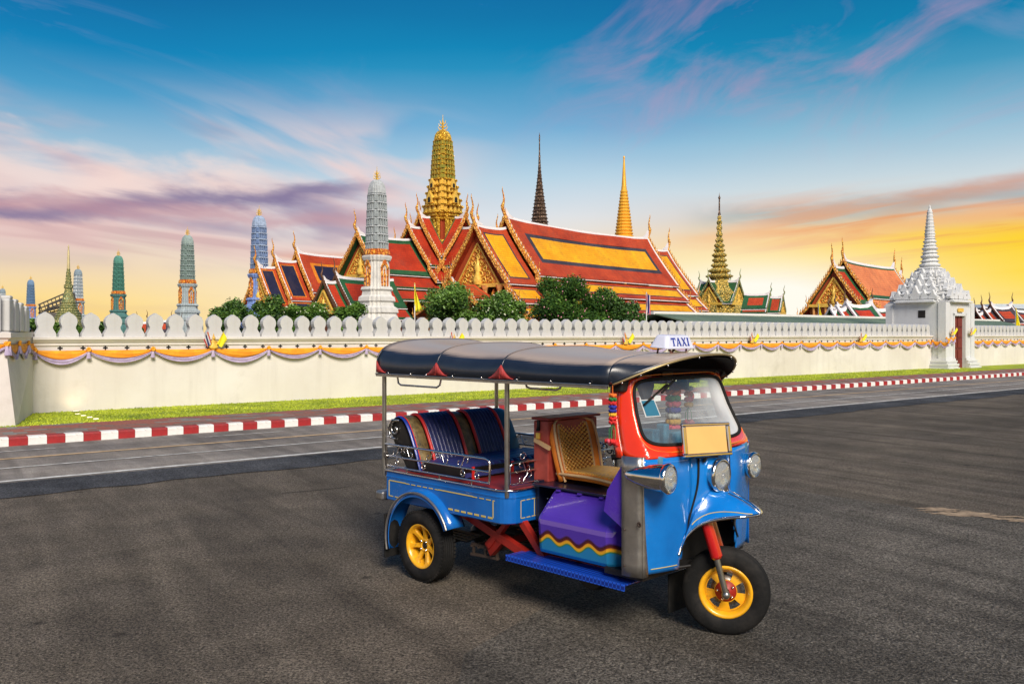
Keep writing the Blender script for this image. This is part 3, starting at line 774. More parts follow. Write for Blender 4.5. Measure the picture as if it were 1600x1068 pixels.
def section(par, x0, x1, zr, tiers, cols, g0=None, g1=None, sag=.35, bf=1.0, barge=None, hs=1.0, ped=None, horn_m=None, fins=True, edge=.10, ridge=True, sides=(-1, 1)):
    """one telescoping length of a Thai roof: ridge along x, tiers stepping down both sides.
    tiers: (w0,d0,w1,d1) half-widths and drops below the ridge. g0/g1: gable dressed at that end"""
    barge = barge or BARGE; horn_m = horn_m or barge
    bd, bn, fl = [TR[c] for c in cols]; L = x1 - x0
    def rz(x): a = abs(2 * (x - x0) / L - 1); return zr + sag * (a ** 3)
    for sd in sides:
        for k_, (w0, d0, w1, d1) in enumerate(tiers):
            wd = math.hypot(w1 - w0, d1 - d0)
            m1 = min(.16 * L, .26 * wd) * bf; m2 = m1 + min(.045 * L, .08 * wd)
            if len(tiers) > 1 and k_ > 0: m1 = min(.10 * L, .22 * wd) * bf; m2 = m1 * 1.35
            us = [0, m1 / L, m2 / L, .5, 1 - m2 / L, 1 - m1 / L, 1]; a1, a2 = m1 / wd, m2 / wd
            vv = [0, a1 * .75, a2 * .75, .5, 1 - a2, 1 - a1, 1]
            def P(u, v, lift=0):
                x = x0 + u * L; top = (rz(x) if k_ == 0 else zr + .0)
                z = top - d0 + (zr - d1 - (top - d0)) * (v ** .88)
                return Vector((x, sd * (w0 + (w1 - w0) * v), z + lift))
            mb = MB()
            for i in range(6):
                for j in range(6):
                    ring = min(i, 5 - i, j, 5 - j)
                    mi = 0 if ring == 0 else (1 if ring == 1 else 2)
                    if us[i+1] - us[i] < 1e-5: continue
                    for ii in range(2 if mi else 1):
                        ua, ub = us[i] + (us[i+1] - us[i]) * ii / (2 if mi else 1), us[i] + (us[i+1] - us[i]) * (ii + 1) / (2 if mi else 1)
                        q = [P(ua, vv[j]), P(ub, vv[j]), P(ub, vv[j+1]), P(ua, vv[j+1])]
                        if sd > 0: q = q[::-1]
                        mb.add(q, [(0, 3, 2, 1)], mi)
            o = mb.build('roof_slope', [bd, bn, fl], par, solid=.14)
            # pale eave strip under the slope
            mb = MB(); a = P(0, 1); b = P(1, 1)
            mb.box(a.x - .02, b.x + .02, a.y - .10 * 1, a.y + .10, a.z - edge * 1.6, a.z - .075)
            mb.build('eave_strip', EDGEW, par)
            for (gg, u, sg) in ((g0, 0, -1), (g1, 1, 1)):
                if not gg: continue
                mb = MB(); n_ = 6
                # rake board, standing proud of the slope end
                pts = [P(u, i / n_, .13) for i in range(n_ + 1)]
                tk = .085 * hs
                for i in range(n_):
                    p, q = pts[i], pts[i + 1]
                    mb.add([p + Vector((sg * .02, 0, .12 * hs)), q + Vector((sg * .02, 0, .12 * hs)), q + Vector((sg * .02, 0, -.30 * hs)), p + Vector((sg * .02, 0, -.30 * hs)),
                            p + Vector((sg * (.02 + tk * 2), 0, .12 * hs)), q + Vector((sg * (.02 + tk * 2), 0, .12 * hs)), q + Vector((sg * (.02 + tk * 2), 0, -.30 * hs)), p + Vector((sg * (.02 + tk * 2), 0, -.30 * hs))],
                           [(0, 1, 2, 3), (4, 7, 6, 5), (0, 4, 5, 1), (3, 2, 6, 7), (0, 3, 7, 4), (1, 5, 6, 2)])
                if fins:
                    nf = max(3, int(wd / (.42 * hs)))
                    for i in range(nf):
                        p = P(u, (i + .2) / nf, .22 * hs + .1); q = P(u, (i + .9) / nf, .22 * hs + .1); c = (p + q) / 2
                        tip = p + Vector((0, sd * .0, .34 * hs)) + (p - q) * .15
                        for xx in (.03,):
                            mb.add([p + Vector((sg * xx, 0, -.1)), q + Vector((sg * xx, 0, -.1)), tip + Vector((sg * xx, 0, 0)), p + Vector((sg * (xx + .1), 0, -.1)), q + Vector((sg * (xx + .1), 0, -.1)), tip + Vector((sg * (xx + .1), 0, 0))],
                                   [(0, 1, 2), (3, 5, 4), (0, 2, 5, 3), (1, 4, 5, 2), (0, 3, 4, 1)])
                mb.build('bargeboard', barge, par)
                # pale inner lining of the rake
                mb = MB()
                for i in range(n_):
                    p, q = pts[i], pts[i + 1]; s2 = -sg
                    mb.add([p + Vector((s2 * .0, 0, -.02)), q + Vector((0, 0, -.02)), q + Vector((s2 * .26 * hs, 0, -.0)), p + Vector((s2 * .26 * hs, 0, -.0))], [(0, 1, 2, 3)])
                mb.build('rake_strip', EDGEW, par, solid=.05)
                # upturned end horn
                c = P(u, 1, .1); hp, hr = horn(.42 * hs)
                MB().tube([(c.x + sg * .1, c.y + sd * hx, c.z + hz) for hx, hz in hp], hr, 6).build('eave_horn', horn_m, par)
    if ridge:
        mb = MB(); n_ = 14
        for i in range(n_):
            xa, xb = x0 + L * i / n_, x0 + L * (i + 1) / n_
            za, zb = rz(xa) + .05, rz(xb) + .05; w = .17
            mb.add([(xa, -w, za - .16), (xa, w, za - .16), (xa, w * .6, za + .12), (xa, -w * .6, za + .12), (xb, -w, zb - .16), (xb, w, zb - .16), (xb, w * .6, zb + .12), (xb, -w * .6, zb + .12)],
                   [(0, 4, 5, 1), (2, 6, 7, 3), (0, 3, 7, 4), (1, 5, 6, 2)] + ([(0, 1, 2, 3)] if i == 0 else []) + ([(4, 7, 6, 5)] if i == n_ - 1 else []))
        mb.build('ridge_cap', EDGEW, par)
    for (gg, x, sg) in ((g0, x0, -1), (g1, x1, 1)):
        if not gg: continue
        hp, hr = horn(hs)
        MB().tube([(x + sg * hx, 0, rz(x) + .1 + hz) for hx, hz in hp], hr, 7).build('ridge_horn', horn_m, par)
        # white plaster swell at the root of the horn
        MB().rings([[(x - sg * .9 * hs, -.14, rz(x)), (x - sg * .9 * hs, .14, rz(x)), (x - sg * .9 * hs, .14, rz(x) + .1), (x - sg * .9 * hs, -.14, rz(x) + .1)],
                    [(x - sg * .3 * hs, -.14, rz(x)), (x - sg * .3 * hs, .14, rz(x)), (x - sg * .3 * hs, .14, rz(x) + .35 * hs), (x - sg * .3 * hs, -.14, rz(x) + .35 * hs)],
                    [(x + sg * .05, -.12, rz(x)), (x + sg * .05, .12, rz(x)), (x + sg * .05, .12, rz(x) + .8 * hs), (x + sg * .05, -.12, rz(x) + .8 * hs)]]).build('ridge_swell', EDGEW, par)
        if gg == 'ped':
            w0, d0, w1, d1 = tiers[0]; xi = x - sg * .75 * min(1, L * .2)
            inn = [(-w1 * .93, zr - d1 - .1), (w1 * .93, zr - d1 - .1), (w1 * .45, zr - d1 * .46), (0, zr - .25), (-w1 * .45, zr - d1 * .46)]
            MB().prism(inn, lambda a, b: (xi, a, b), lambda a, b: (xi - sg * .2, a, b)).build('pediment_back', PEDR, par)
            p = ped or GOLDD; s1 = .66; zb = zr - d1 + .05; zt = zr - d1 * .28
            mb = MB(); xo = xi + sg * .22
            tri = [(-w1 * s1, zb), (w1 * s1, zb), (0, zt)]
            mb.prism(tri, lambda a, b: (xo, a, b), lambda a, b: (xi + sg * .003, a, b))
            # scrollwork standing on the field
            H = zt - zb; rr = .075 * w1
            for row in range(6):
                zc = zb + H * (.10 + row * .14); hw = w1 * s1 * (1 - (zc - zb) / H) - rr * 1.2
                if hw < 0: continue
                n2 = max(1, int(hw * 2 / (rr * 2.4)))
                for i in range(n2):
                    yc = -hw + (i + .5) * 2 * hw / n2; ps = []
                    for q in range(9):
                        a = q * .85 + row; ps.append((xo + sg * .05, yc + (1 if yc < 0 else -1) * rr * (1 - q / 11) * math.cos(a), zc + rr * (1 - q / 11) * math.sin(a)))
                    mb.tube(ps, rr * .22, 4, 1, cap=False)
            mb.lathe([(.10 * w1, zb), (.13 * w1, zb + H * .12), (.06 * w1, zb + H * .3), (.10 * w1, zb + H * .4), (.04 * w1, zb + H * .52), (.01, zb + H * .8)], 8, Matrix.Translation((xo, 0, 0)), 1)
            for i in (0, 1, 2):
                a, b = tri[i], tri[(i + 1) % 3]
                mb.bar((xo + sg * .06, a[0], a[1]), (xo + sg * .06, b[0], b[1]), .16, .16, 1)
            mb.box(xi, xo + sg * .15, -w1 * .98, w1 * .98, zb - .35, zb - .02, 1)
            mb.build('pediment', [p, GOLD], par)

def hall_walls(par, x0, x1, w, z, m, name='hall_wall', posts=True):
    MB().box(x0, x1, -w, w, 0, z).build(name, m, par)
HW = mat('hall_wall_dark', (.16, .05, .02, 1), .6, 0, .3, 2)
COLG = mat('column_gilt', (.72, .36, .12, 1), .4, .3, .25, 3)
def columns(par, xs, w, z, r=.22, m=None, sides=(-1, 1)):
    me = None
    for sd in sides:
        for x in xs:
            o = MB()
            o.lathe([(r * 1.3, 0), (r * 1.3, .5), (r, .6), (r * .92, z - .6), (r * 1.25, z - .35), (r * 1.5, z)], 8, None, 0, False)
            if me is None: me = o.mesh('column', m or COLG)
            ob = bpy.data.objects.new('column', me); COL.objects.link(ob); ob.parent = par; ob.location = (x, sd * w, 0)

# --- main hall, orange panels in a dark band
O = Pt(790, 522, 100); O.z = 0
hall = thing('temple_hall', O, 'great hall with huge orange roof panel framed in dark tiles, the largest roof in view', 'temple', U42)
T3 = [(0, 0, 5.0, 6.5), (4.7, 6.75, 6.6, 8.6), (6.3, 8.9, 8.3, 10.6)]
section(hall, 0, 29.8, 15.1, T3, ('rust', 'slate', 'orange'), 'y', 'y', .45, hs=1.35)
section(hall, -5.1, -.02, 14.0, T3, ('rust', 'slate', 'orange'), 'ped', None, .25, hs=1.3)
section(hall, 29.82, 35.0, 14.0, T3, ('rust', 'slate', 'orange'), None, 'y', .25, hs=1.3)
section(hall, -8.6, -5.12, 7.4, [(0, 0, 3.2, 1.6), (3.0, 1.8, 6.2, 3.4)], ('rust', 'green', 'rust'), 'y', None, .1, hs=.9, ridge=False)
hall_walls(hall, -4.2, 34, 5.6, 6.4, HW)
columns(hall, [-4 + 3.2 * i for i in range(12)], 7.3, 4.4)
columns(hall, [-4.7], 1.2, 7.4, .3); columns(hall, [-4.7], 3.4, 7.4, .3)
for k_ in range(5): MB().prism([(-.5, 0), (.5, 0), (.5, 1.3), (0, 2.4), (-.5, 1.3)], lambda a, b: (-4.45, -4.4 + 2.2 * k_ + a, 4.6 + b), lambda a, b: (-4.2, -4.4 + 2.2 * k_ + a, 4.6 + b)).build('gilded_arch', GOLDD, hall)

# --- cruciform pantheon with golden prang
O = Pt(692, 522, 115); O.z = 0
pan = thing('temple_pantheon', O, 'cross-shaped red and green roofed temple carrying the tall golden prang spire', 'temple', U42)
P3 = [(0, 0, 4.1, 4.7), (3.9, 4.9, 5.6, 6.4), (5.4, 6.7, 7.4, 7.9)]
for wing in range(4):
    w = bpy.data.objects.new('roof_wing', None); COL.objects.link(w); w.parent = pan; w.rotation_euler = (0, 0, math.pi + wing * math.pi / 2)
    hs = 1.15
    section(w, 5.4, 14.2 if wing == 0 else 9.5, 13.9, P3, ('green', 'green', 'red'), None, 'ped', .25, bf=.30, hs=hs)
    section(w, 3.6, 6.1, 15.7, [(0, 0, 4.1, 5.2), (3.9, 5.5, 5.4, 7.2)], ('green', 'green', 'red'), None, 'y', .15, bf=.30, hs=hs)
    section(w, 2.4, 4.2, 17.2, [(0, 0, 4.0, 5.6), (3.9, 5.9, 5.2, 7.6)], ('green', 'green', 'red'), None, 'y', .1, bf=.30, hs=hs)
    MB().box(0, 13.2 if wing == 0 else 8.8, -3.4, 3.4, 0, 9.0).build('hall_wall', HW, w)
    columns(w, [4.5 + 2.6 * i for i in range(4 if wing == 0 else 2)], 6.3, 6.0, .35)

def prang(par, segs, mats, ang=0, fin=None, name='tower_shaft', n_ant=3):
    """segs: list of (z0,z1,r0,r1,kind)"""
    pass
def prang_body(par, z0, z1, r_of, n_t, m, ang, dark=None, lip=1.05, ant=True, name='prang_tiers', ribs=3):
    mb = MB(); lv = []
    for i in range(n_t):
        a = i / n_t; b = (i + 1) / n_t; za = z0 + (z1 - z0) * a; zb = z0 + (z1 - z0) * b; h = zb - za; r = r_of(a)
        lv += [redent(r * .85, za, 0, .45), redent(r_of(a + .7 / n_t) * .85, za + h * .70, 0, .45), redent(r * lip, za + h * .74, 0, .45), redent(r * lip, za + h * .86, 0, .45), redent(r * .97, za + h * .90, 0, .45), redent(r_of(b) * .85, zb, 0, .45)]
    mb.rings(lv)
    if ant:
        for i in range(n_t):
            a = i / n_t; za = z0 + (z1 - z0) * a; h = (z1 - z0) / n_t; r = r_of(a)
            for k_ in range(4):
                M0 = Matrix.Rotation(k_ * math.pi / 2, 4, 'Z')
                for (px, py) in [(-.3, 1), (0, 1.02), (.3, 1), (-.56, .86), (.56, .86), (-.76, .70), (.76, .70)]:
                    M = M0 @ Matrix.Translation((px * r, -py * r * .93, za + h * .36))
                    mb.obox(M, r * .15, r * .14, h * .72, 1)
    o = mb.build(name, m, par); o.rotation_euler = (0, 0, ang); return o
def prang_crown(par, z, r, h, m, ang):
    mb = MB(); lv = []
    for q in range(7):
        a = q / 6 * math.pi / 2; lv.append(redent(max(r * math.cos(a) ** .7, .02), z + h * math.sin(a), 0, .45))
    mb.rings(lv); o = mb.build('prang_crown', m, par); o.rotation_euler = (0, 0, ang); return o
def trident(par, z, h, m):
    mb = MB(); mb.tube([(0, 0, z - .1), (0, 0, z + h)], [h * .05, h * .012], 6)
    for lvl, (zz, w) in enumerate(((.16, .30), (.34, .26), (.52, .18))):
        for k_ in range(4):
            a = k_ * math.pi / 2 + .6; c, s_ = math.cos(a), math.sin(a); W_ = w * h
            mb.tube([(0, 0, z + h * (zz - .14)), (c * W_ * .8, s_ * W_ * .8, z + h * (zz - .04)), (c * W_, s_ * W_, z + h * (zz + .14))], [h * .040, h * .034, h * .008], 5)
    mb.build('trident_finial', m, par)
# golden prang on the crossing
GP2 = mat('prang_inlay', (.80, .50, .06, 1), .35, .25, .2, 1.6, c2=(.16, .24, .05, 1))
GPC = mat('prang_pilaster_red', (.36, .06, .02, 1), .5)
MB().rings([redent(2.6, 9, 0, .5), redent(1.8, 13.5, 0, .5)]).build('tower_core', GPC, pan)
mb = MB()
for k_ in range(4):
    for q in (-1.1, -.37, .37, 1.1):
        M = Matrix.Rotation(k_ * math.pi / 2, 4, 'Z'); mb.obox(M @ Matrix.Translation((q * .84, -1.74, 14.6)), .32, .34, 7.0)
for z_, r_ in ((10.8, 2.2), (11.4, 2.4), (13.4, 2.0), (13.9, 2.15), (17.0, 2.0), (17.4, 2.25), (17.8, 2.5)): mb.rings([redent(r_ * .9, z_, 0, .45), redent(r_, z_ + .15, 0, .45), redent(r_, z_ + .35, 0, .45), redent(r_ * .9, z_ + .5, 0, .45)])
mb.rings([redent(1.6, 11, 0, .45), redent(1.6, 18, 0, .45)], 1)
mb.build('prang_shaft', [GOLDY, GPC], pan)
prang_body(pan, 18.2, 22.6, lambda a: 2.35 - .90 * a, 5, [GOLDY, GOLD], 0, lip=1.12)
prang_body(pan, 22.6, 27.7, lambda a: 1.50 - .36 * a ** 1.3, 8, [GOLDY, GP2], 0)
prang_crown(pan, 27.7, 1.10, 1.4, GOLDY, 0); trident(pan, 29.0, 2.2, GOLD)
for k_ in range(4):     # gabled niches high on the shaft
    for (zz, rr, s_) in ((19.2, 2.3, .5), (21.2, 1.9, .4)):
        M = Matrix.Rotation(k_ * math.pi / 2, 4, 'Z') @ Matrix.Translation((0, -rr, zz))
        nb = MB().prism([(-s_, 0), (s_, 0), (s_, s_ * 1.4), (0, s_ * 3.2), (-s_, s_ * 1.4)], lambda a, b: M @ Vector((a, -.2, b)), lambda a, b: M @ Vector((a, .5, b))).build('niche', GOLD, pan)
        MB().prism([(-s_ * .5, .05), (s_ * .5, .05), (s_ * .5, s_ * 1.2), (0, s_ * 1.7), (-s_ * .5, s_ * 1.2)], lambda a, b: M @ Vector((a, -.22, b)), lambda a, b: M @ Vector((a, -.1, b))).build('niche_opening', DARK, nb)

# --- navy roofed hall
O = Pt(463, 522, 110); O.z = 0
nh = thing('temple_hall', O, 'hall with navy blue roof panels framed in orange, left of the white prang', 'temple', U42)
T3n = [(0, 0, 3.3, 4.9), (3.1, 5.1, 4.6, 6.5), (4.4, 6.7, 6.0, 7.9)]
section(nh, 0, 12, 12.2, T3n, ('rust', 'amber', 'navy'), 'y', 'y', .25, hs=1.05)
section(nh, -3.1, -.02, 11.1, T3n, ('rust', 'amber', 'navy'), 'y', None, .15, hs=1.05)
section(nh, -5.6, -3.12, 10.2, T3n, ('rust', 'amber', 'navy'), 'ped', None, .1, hs=1.0)
hall_walls(nh, -4.8, 11.5, 3.8, 5.2, HW)
# --- small red and green hall in front
O = Pt(525, 522, 88); O.z = 0
sh = thing('temple_pavilion', O, 'small red and green tiled pavilion with carved gable, in front of the navy hall', 'temple', U42)
section(sh, 0, 7.5, 7.7, [(0, 0, 2.3, 2.9), (2.1, 3.0, 3.3, 4.1)], ('green', 'green', 'red'), 'y', None, .15, bf=.5, hs=.75, barge=BARGED)
section(sh, -1.5, -.02, 7.2, [(0, 0, 2.3, 2.9), (2.1, 3.0, 3.3, 4.1)], ('green', 'green', 'red'), 'ped', None, .1, hs=.75, barge=BARGED)
hall_walls(sh, -1, 7, 2.4, 4.2, HW)

# --- right hand temple
O = Pt(1318, 522, 100); O.z = 0
rt = thing('temple_hall', O, 'temple with salmon orange roof and glowing carved gable near the gate tower', 'temple', U42)
section(rt, 0, 17.0, 10.4, [(0, 0, 2.95, 4.2), (2.8, 4.4, 4.0, 5.6)], ('green', 'salmon', 'salmon'), 'y', 'y', .2, bf=.3, hs=1.0)
section(rt, -3.1, -.02, 9.6, [(0, 0, 2.95, 4.2), (2.8, 4.4, 4.0, 5.6)], ('green', 'green', 'red'), 'ped', None, .1, hs=1.0)
section(rt, 17.02, 19.8, 9.6, [(0, 0, 2.95, 4.2), (2.8, 4.4, 4.0, 5.6)], ('green', 'salmon', 'salmon'), None, 'y', .1, bf=.3, hs=1.0)
hall_walls(rt, -2.4, 19, 3.0, 5.0, mat('hall_wall_orange', (.42, .12, .03, 1), .6))
columns(rt, [-2.7], 1.0, 5.4, .18); columns(rt, [-2.7], 2.4, 5.4, .18)

# --- low pavilion with white edged concave roofs, right
O = Pt(1322, 522, 62); O.z = 0
pv = thing('pavilion', O, 'low pavilion with dark red panels and curving white roof edges below the salmon roofed temple', 'pavilion', R(24))
PV = [(0, 0, 1.5, 1.35), (1.4, 1.4, 2.1, 1.9)]
for x0, x1, z in ((0, 2.4, 3.95), (-.9, 0, 3.7), (2.42, 4.2, 3.7), (-1.5, -.92, 3.5)):
    section(pv, x0, x1, z, PV, ('green', 'slate', 'red'), 'y' if x0 < 1 else None, 'y' if x1 > 1 else None, .3, barge=WHT2, hs=.42, horn_m=BARGED, fins=False)
hall_walls(pv, -1.2, 4.0, 1.3, 2.4, WHITE)
# --- dark roofs far right
FARG = mat('far_grey_wall', (.34, .40, .44, 1), .7); 
O = Pt(1548, 522, 85); O.z = 0
fr = thing('pavilion', O, 'dark tiled low roofs with curled horns behind the wall right of the gate tower', 'pavilion', R(18))
for x0, x1, z in ((0, 2.6, 4.5), (-1.0, 0, 4.2), (2.7, 5.4, 4.2), (-1.9, -1.0, 3.9)):
    section(fr, x0, x1, z, PV, ('slate', 'slate', 'rust'), 'y' if x0 < 1 else None, 'y' if x1 > 1 else None, .35, barge=BARGED, hs=.5, horn_m=BARGED, fins=False)
hall_walls(fr, -1.5, 5, 1.3, 2.8, HW)
gb = thing('grey_building', Pt(1562, 522, 120), 'plain pale grey block behind the low roofs at the far right', 'building', R(10)); gb.location.z = 0
MB().box(-4.2, 5.5, -3, 3, 0, 5.6).build('wall', FARG, gb)
MB().add([(-4.4, -3.2, 5.6), (5.7, -3.2, 5.3), (5.7, 3.2, 5.3), (-4.4, 3.2, 5.6), (-3.4, -3, 6.1), (3.7, -3, 6.1), (3.7, 3, 6.1), (-3.4, 3, 6.1)], [(0, 3, 2, 1), (4, 5, 6, 7), (0, 1, 5, 4), (1, 2, 6, 5), (2, 3, 7, 6), (3, 0, 4, 7)]).build('roof', mat('far_grey_roof', (.42, .48, .52, 1), .6), gb)
for i in range(5): MB().box(-3.6 + i * 1.8, -2.6 + i * 1.8, -3.05, -2.99, 3.4, 4.6).build('window', mat('far_window', (.10, .13, .16, 1), .3), gb)

# --- long low gallery roof just inside the wall
gl = thing('gallery', wp(25.2, -7.5), 'long low gallery with green tiled roof and white ridge just behind the wall', 'gallery', WROT)
GG = mat_tiles('gallery_tiles', (.13, .19, .12, 1), (.18, .24, .15, 1), 3)
mb = MB()
mb.add([(4, -2.2, 2.62), (44, -2.2, 2.62), (44, 0, 3.06), (4, 0, 3.06)], [(0, 1, 2, 3)]).add([(4, 2.2, 2.5), (44, 2.2, 2.5), (44, 0, 3.04), (4, 0, 3.04)], [(3, 2, 1, 0)])
mb.build('roof_slope', GG, gl, solid=.06)
MB().box(3.9, 44.1, -.2, .2, 3.02, 3.17).build('ridge_cap', WHITE, gl); MB().box(4, 44, -1.9, 1.9, 0, 2.55).build('gallery_wall', WHITE, gl)
MB().box(3.9, 44.1, -2.3, -2.15, 2.50, 2.64).build('eave_strip', WHITE, gl)

# ================================================================== SPIRES
def spire_thing(name, px, d, label, cat='tower'):
    o = Pt(px, 522, d); o.z = 0; return thing(name, o, label, cat, U42)
# slender dark spire
t_ = spire_thing('spire', 843, 150, 'thin dark bronze needle spire rising behind the great orange roof')
BRZ = mat_ornate('bronze_spire', (.30, .20, .13, 1), (.09, .055, .04, 1), 2.0, .3, .4)
def zpx(py, d): return 2.0 - (py - 522) / 1350 * d
mb = MB(); lv = []
n_ = 16
for i in range(n_):
    a = i / n_; za = zpx(352, 150) + a * (zpx(262, 150) - zpx(352, 150)); hh = (zpx(262, 150) - zpx(352, 150)) / n_; r = 1.22 * (1 - a) ** 1.25 + .22
    lv += [redent(r, za), redent(r * .86, za + hh * .75), redent(r * 1.03, za + hh * .82), redent(r * 1.03, za + hh * .95)]
mb.rings([redent(2.2, 0), redent(1.5, zpx(352, 150) - .1)]); mb.rings(lv); mb.build('spire_tiers', BRZ, t_)
z0, z1 = zpx(262, 150), zpx(207, 150)
MB().lathe([(.24, z0), (.16, z0 + 1.8), (.2, z0 + 2), (.13, z0 + 2.2), (.09, z1 - 1.4), (.16, z1 - 1.2), (.06, z1 - 1), (.13, z1 - .8), (.01, z1)], 8).build('needle', BRZ, t_)
# golden chedi cone
t_ = spire_thing('golden_chedi', 975, 150, 'bright golden ringed cone spire behind the great roof')
z0, z1 = zpx(372, 150), zpx(297, 150); pr = [(3, 0), (2.2, z0 - 1), (1.75, z0)]
for i in range(15):
    a = i / 15; za = z0 + (z1 - z0) * a; hh = (z1 - z0) / 15; r = 1.68 - 1.1 * a
    pr += [(r * .86, za), (r, za + hh * .3), (r, za + hh * .62), (r * .86, za + hh * .9)]
pr += [(.50, z1), (.46, z1 + .6)]
mb = MB().lathe(pr, 16, None, 0, False); mb.build('ringed_cone', mat('chedi_gold', (.95, .48, .05, 1), .35, .3, .12, 2), t_)
z2 = zpx(243, 150); MB().lathe([(.44, z1 + .6), (.16, z2 - 1.0), (.13, z2 - .5), (.2, z2 - .3), (.01, z2)], 10).build('needle', MATS['chedi_gold'], t_)
# mondop-like spired building
t_ = spire_thing('spired_temple', 1124, 130, 'ornate green and gold temple with tiered spire between great roof and gate')
GRG = mat_ornate('green_gold_mosaic', (.80, .56, .13, 1), (.10, .14, .05, 1), 2.6, .15, .4, .8, .02, .16)
GRM = mat_ornate('green_mosaic', (.22, .40, .22, 1), (.34, .28, .08, 1), 3.4, .1, .4, .7, .05, .25)
mb = MB(); lv = []
zA = zpx(447, 130)
prof_ = [(3.3, 0), (3.3, zA - 3), (3.1, zA - 1.5), (3.2, zA - 1.2), (1.9, zA - .2)]
lv = [redent(r, z_) for r, z_ in prof_]
st = [(435, 1.85), (427, 1.5), (418, 1.15), (410, 1.0), (402, 1.02), (394, .78), (387, .72), (379, .56), (371, .44), (360, .40), (351, .38), (343, .28), (336, .2)]
for i in range(len(st) - 1):
    z_ = zpx(st[i][0], 130); zn = zpx(st[i+1][0], 130); h_ = zn - z_; r = st[i][1]
    lv += [redent(r * .70, z_), redent(r, z_ + h_ * .3), redent(r * 1.04, z_ + h_ * .5), redent(r * .72, z_ + h_ * .85)]
mb.rings(lv); mb.build('tiered_spire', GRG, t_)
z_ = zpx(336, 130); zt = zpx(301, 130)
MB().lathe([(.25, z_), (.13, z_ + .5), (.10, zt - 1), (.2, zt - .8), (.07, zt - .5), (.01, zt)], 8).build('needle', BRZ, t_)
for k_ in range(4):
    w = bpy.data.objects.new('gable_wing', None); COL.objects.link(w); w.parent = t_; w.rotation_euler = (0, 0, math.pi + k_ * math.pi / 2)
    section(w, 1.4, 3.2, zpx(441, 130), [(0, 0, 2.2, 3.2)], ('green', 'green', 'green'), None, 'ped', .1, barge=GRM, hs=.7, ped=GRG, horn_m=GRM)
# small red roof beside it
O = Pt(1163, 522, 118); O.z = 0
sr = thing('temple_pavilion', O, 'small orange-red tiled roof with green border right of the spired temple', 'temple', R(-28))
section(sr, 0, 3.4, 7.3, [(0, 0, 1.9, 1.9), (1.8, 2.0, 2.4, 2.5)], ('green', 'green', 'rust'), None, 'y', .15, barge=GRM, hs=.6)
section(sr, 3.42, 5.1, 6.9, [(0, 0, 1.8, 2.0)], ('green', 'green', 'rust'), None, 'ped', .1, barge=GRM, hs=.6, ped=GRG)
hall_walls(sr, 0, 4.6, 1.5, 5.2, WHITE)

# --- row of prangs
def prang_tower(px, d, top, label, body, shaft, seed=0, full=True):
    o = Pt(px, 522, d); o.z = 0
    t = thing('prang_tower', o, label, 'tower', R(48), 'row of coloured prang towers')
    H = zpx(top, d); s_ = H / 18.04           # master tower is 18.04 m tall
    m1 = mat('prang_' + body, *PC[body]); m1b = mat('prang_rib_' + body, *PC[body + '_rib']); m2 = mat('prang_base_' + shaft, *PC[shaft])
    # master proportions: z positions from the 589px tower (82 m away)
    Z = lambda py: zpx(py, 82) * s_
    r = .062 * .5 * s_
    base = [(0, 76), (Z(500), 76), (Z(497), 72), (Z(490), 66), (Z(488), 72), (Z(481), 70), (Z(478), 58), (Z(472), 56), (Z(470), 62), (Z(464), 60), (Z(461), 50), (Z(455), 48), (Z(452), 54), (Z(448), 50)]
    MB().rings([redent(w * r * .84, z, 0, .5) for z, w in base]).build('stepped_base', m2, t)
    mb = MB().rings([redent(w * r * .84, z, 0, .45) for z, w in [(Z(448.5), 44), (Z(408), 41), (Z(407), 46), (Z(402), 50), (Z(400), 50), (Z(399), 44)]])
    mb.build('shaft', m2, t)
    mb = MB().rings([redent(w * r * .84, z, 0, .45) for z, w in [(Z(399), 40), (Z(397), 45), (Z(391), 42), (Z(389), 38)]])
    for k_ in range(4):
        for i in range(5):
            M = Matrix.Rotation(k_ * math.pi / 2, 4, 'Z') @ Matrix.Translation(((i - 2) * 8 * r * .84, -40 * r * .84 * (1 if abs(i - 2) < 2 else .86), Z(399)))
            mb.lathe([(3.4 * r, 0), (4.2 * r, 5 * r), (2.4 * r, 9 * r), (3 * r, 13 * r), (.5 * r, 17 * r)], 6, M, 0)
    mb.build('guardian_band', GOLDD, t)
    prang_body(t, Z(389), Z(302), lambda a: (38 - 7.5 * a ** 1.3) * r * .84, 7, [m1, m1b], 0)
    prang_crown(t, Z(302), 31 * r * .84, Z(280) - Z(302), m1, 0)
    trident(t, Z(280), Z(259) - Z(280), GOLD)
    for k_ in range(4):
        M = Matrix.Rotation(k_ * math.pi / 2, 4, 'Z') @ Matrix.Translation((0, -43 * r * .84, Z(447)))
        h1 = Z(418) - Z(447); h2 = Z(404) - Z(447); w = 13 * r
        nb = MB()
        nb.prism([(-w, 0), (-w * .62, 0), (-w * .62, h1), (0, h1 * 1.18), (w * .62, h1), (w * .62, 0), (w, 0), (w * 1.15, h1), (w * .5, h1 * 1.25), (0, h2 * 1.08), (-w * .5, h1 * 1.25), (-w * 1.15, h1)][::-1], lambda a, b: M @ Vector((a, -3 * r, b)), lambda a, b: M @ Vector((a, 5 * r, b)))
        nb.lathe([(w * .35, 0), (w * .3, h1 * .3), (w * .38, h1 * .55), (w * .15, h1 * .75), (w * .2, h1 * .85), (.01, h1 * 1.05)], 7, M)
        nb = nb.build('niche', GOLDD, t)
    return t
